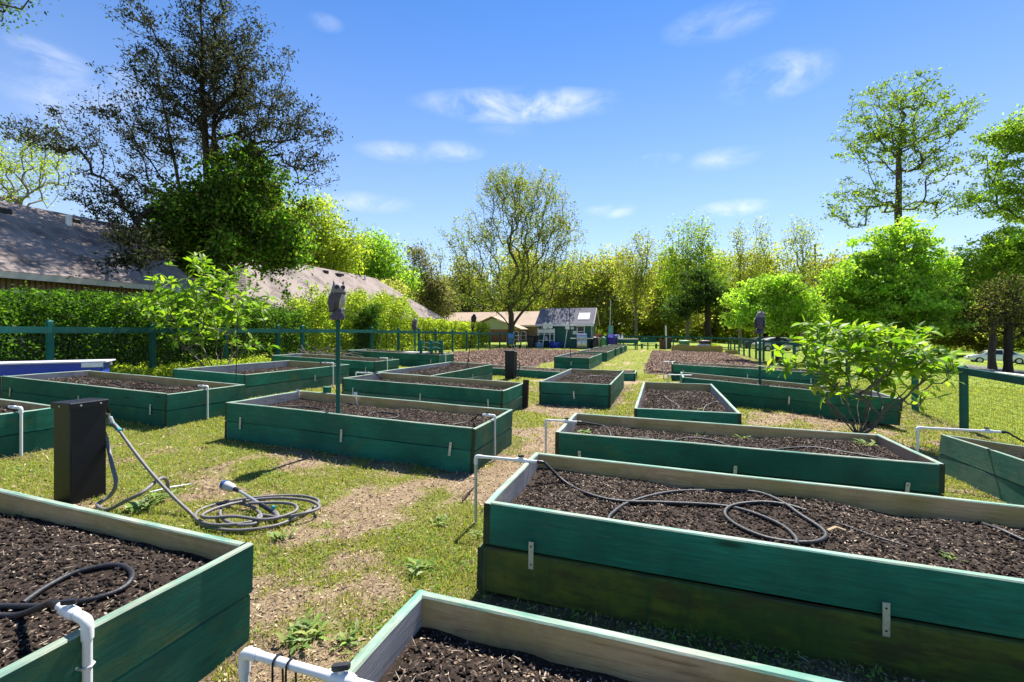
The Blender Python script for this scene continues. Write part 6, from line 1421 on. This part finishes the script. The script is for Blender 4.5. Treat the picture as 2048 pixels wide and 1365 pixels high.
# blue table at the left edge
A_, B_ = Vector((-10.72, 6.35, 0)), Vector((-12.25, 4.65, 0)); mid = (A_ + B_) / 2; mid.z = G(mid.x, mid.y); tv = (A_ - B_); Lt = tv.length
tb = empty('low_table', mid, math.atan2(tv.y, tv.x)); tag(tb, 'low table with pale top and blue sides at the left edge', 'table')
ht = .61
MB().rbox(-Lt / 2, Lt / 2, -.36, .36, ht - .03, ht, .008).build('top', M_LAV, tb)
for s in (-1, 1):
    MB().box(-Lt / 2 + .1, Lt / 2 - .1, s * .30 - .012, s * .30 + .012, .08, ht - .032).build('side_panel', M_BLUE, tb)
    MB().box(s * (Lt / 2 - .1) - .012, s * (Lt / 2 - .1) + .012, -.285, .285, .08, ht - .032).build('end_panel', M_BLUE, tb)
    for q in (-1, 1):
        MB().rbox(s * (Lt / 2 - .22) - .16, s * (Lt / 2 - .22) + .16, q * .335 - .018, q * .335 + .018, ht - .12, ht - .033, .004).build('bracket', M_WHITE, tb)
        MB().box(s * (Lt / 2 - .16) - .035, s * (Lt / 2 - .16) + .035, q * .25 - .035, q * .25 + .035, -.05, ht - .032).build('leg', M_WHITE, tb)
# slatted stand on the bed by the left fence
b11 = BEDINFO['B11']; M11 = b11['root'].matrix_basis; st0 = M11 @ Vector((b11['L'] / 2 - .85, -.1, b11['H'] + .002))
stn = empty('slatted_stand', st0, YAW * .3); tag(stn, 'small green stand with two rows of arched slats resting on a bed', 'stand')
for ry, n3 in ((.42, (-.42, 0, .42)), (-.30, (-.05, .38, .78))):
    for xx in n3: MB().rbox(xx - .045, xx + .045, ry - .045, ry + .045, 0, .50, .008).build('post', M_FENCE, stn)
    for a_, c_ in zip(n3[:-1], n3[1:]):
        for zz in (.14, .32): MB().tube([(a_ + (c_ - a_) * t, ry, zz + .09 * math.sin(math.pi * t)) for t in np.linspace(.08, .92, 7)], .022, 6).build('slat', M_FENCE, stn)
MB().box(-.75, .15, -.26, .36, .0, .04).build('plank', M_BAGW, stn, rot=(0, 0, 0), loc=(-.1, 0, .01))
# brush pile by the left fence
bp = WG(640, 712); bp = Vector((-11.6, 13.6, G(-11.6, 13.6))); rgb = np.random.default_rng(91); br = empty('brush_pile', bp); tag(br, 'heap of dry grey branches in front of the left fence', 'brush pile')
for k in range(90):
    c = rgb.normal(0, 1, 3) * np.array([.45, .9, .12]) + np.array([0, 0, .28]); c[2] = abs(c[2]); dv2 = rgb.normal(0, 1, 3) * np.array([1, 1, .35]); dv2 /= np.linalg.norm(dv2); L = rgb.uniform(.4, 1.3)
    P_ = [c - dv2 * L / 2, c + rgb.normal(0, .06, 3), c + dv2 * L / 2 + np.array([0, 0, -.05])]; P_ = [(q[0], q[1], max(.01, q[2])) for q in P_]
    MB().tube(P_, [.016, .012, .005], 5).build('branch', M_BARKPALE, br)

# strap clamp on the near standpipe, and two wire hooks over the bottom pipe
zc_ = G(-1.86, 1.03) + .36
cl_ = empty('pipe_clamp', (-1.86, 1.03, zc_)); tag(cl_, 'metal strap clamp holding the left foreground standpipe', 'clamp')
MB().tube([(-.028, -.045, 0), (-.024, -.022, 0), (.004, -.018, 0), (.017, 0, 0), (.004, .018, 0), (-.024, .022, 0), (-.028, .045, 0)], .0045, 6).build('strap', M_GALV, cl_)
for s in (-1, 1): MB().lathe([(.006, 0), (.005, .005)], 6, 0, Matrix.Translation((-.026, s * .038, 0)) @ Matrix.Rotation(R(90), 4, 'Y')).build('screw', M_GALV, cl_)
for i, (xx, lb) in enumerate(((-1.10, 'left dark wire hook hung over the bottom edge pipe'), (-1.05, 'right dark wire hook hung over the bottom edge pipe'))):
    zp = G(xx, 1.09) + .505; g0 = G(xx, 1.09)
    o = MB().tube([(xx, 1.09 - .02, g0 - .03), (xx, 1.09 - .019, zp - .01)] + [(xx, 1.09 - .019 * math.cos(t), zp + .019 * math.sin(t)) for t in (.4, .9, 1.57, 2.2, 2.7)] + [(xx, 1.109, zp - .01), (xx + .01, 1.112, g0 - .03)], .0032, 6).build('wire_hook', M_DARK)
    tag(o, lb, 'wire', 'wire hooks at the bottom pipe')
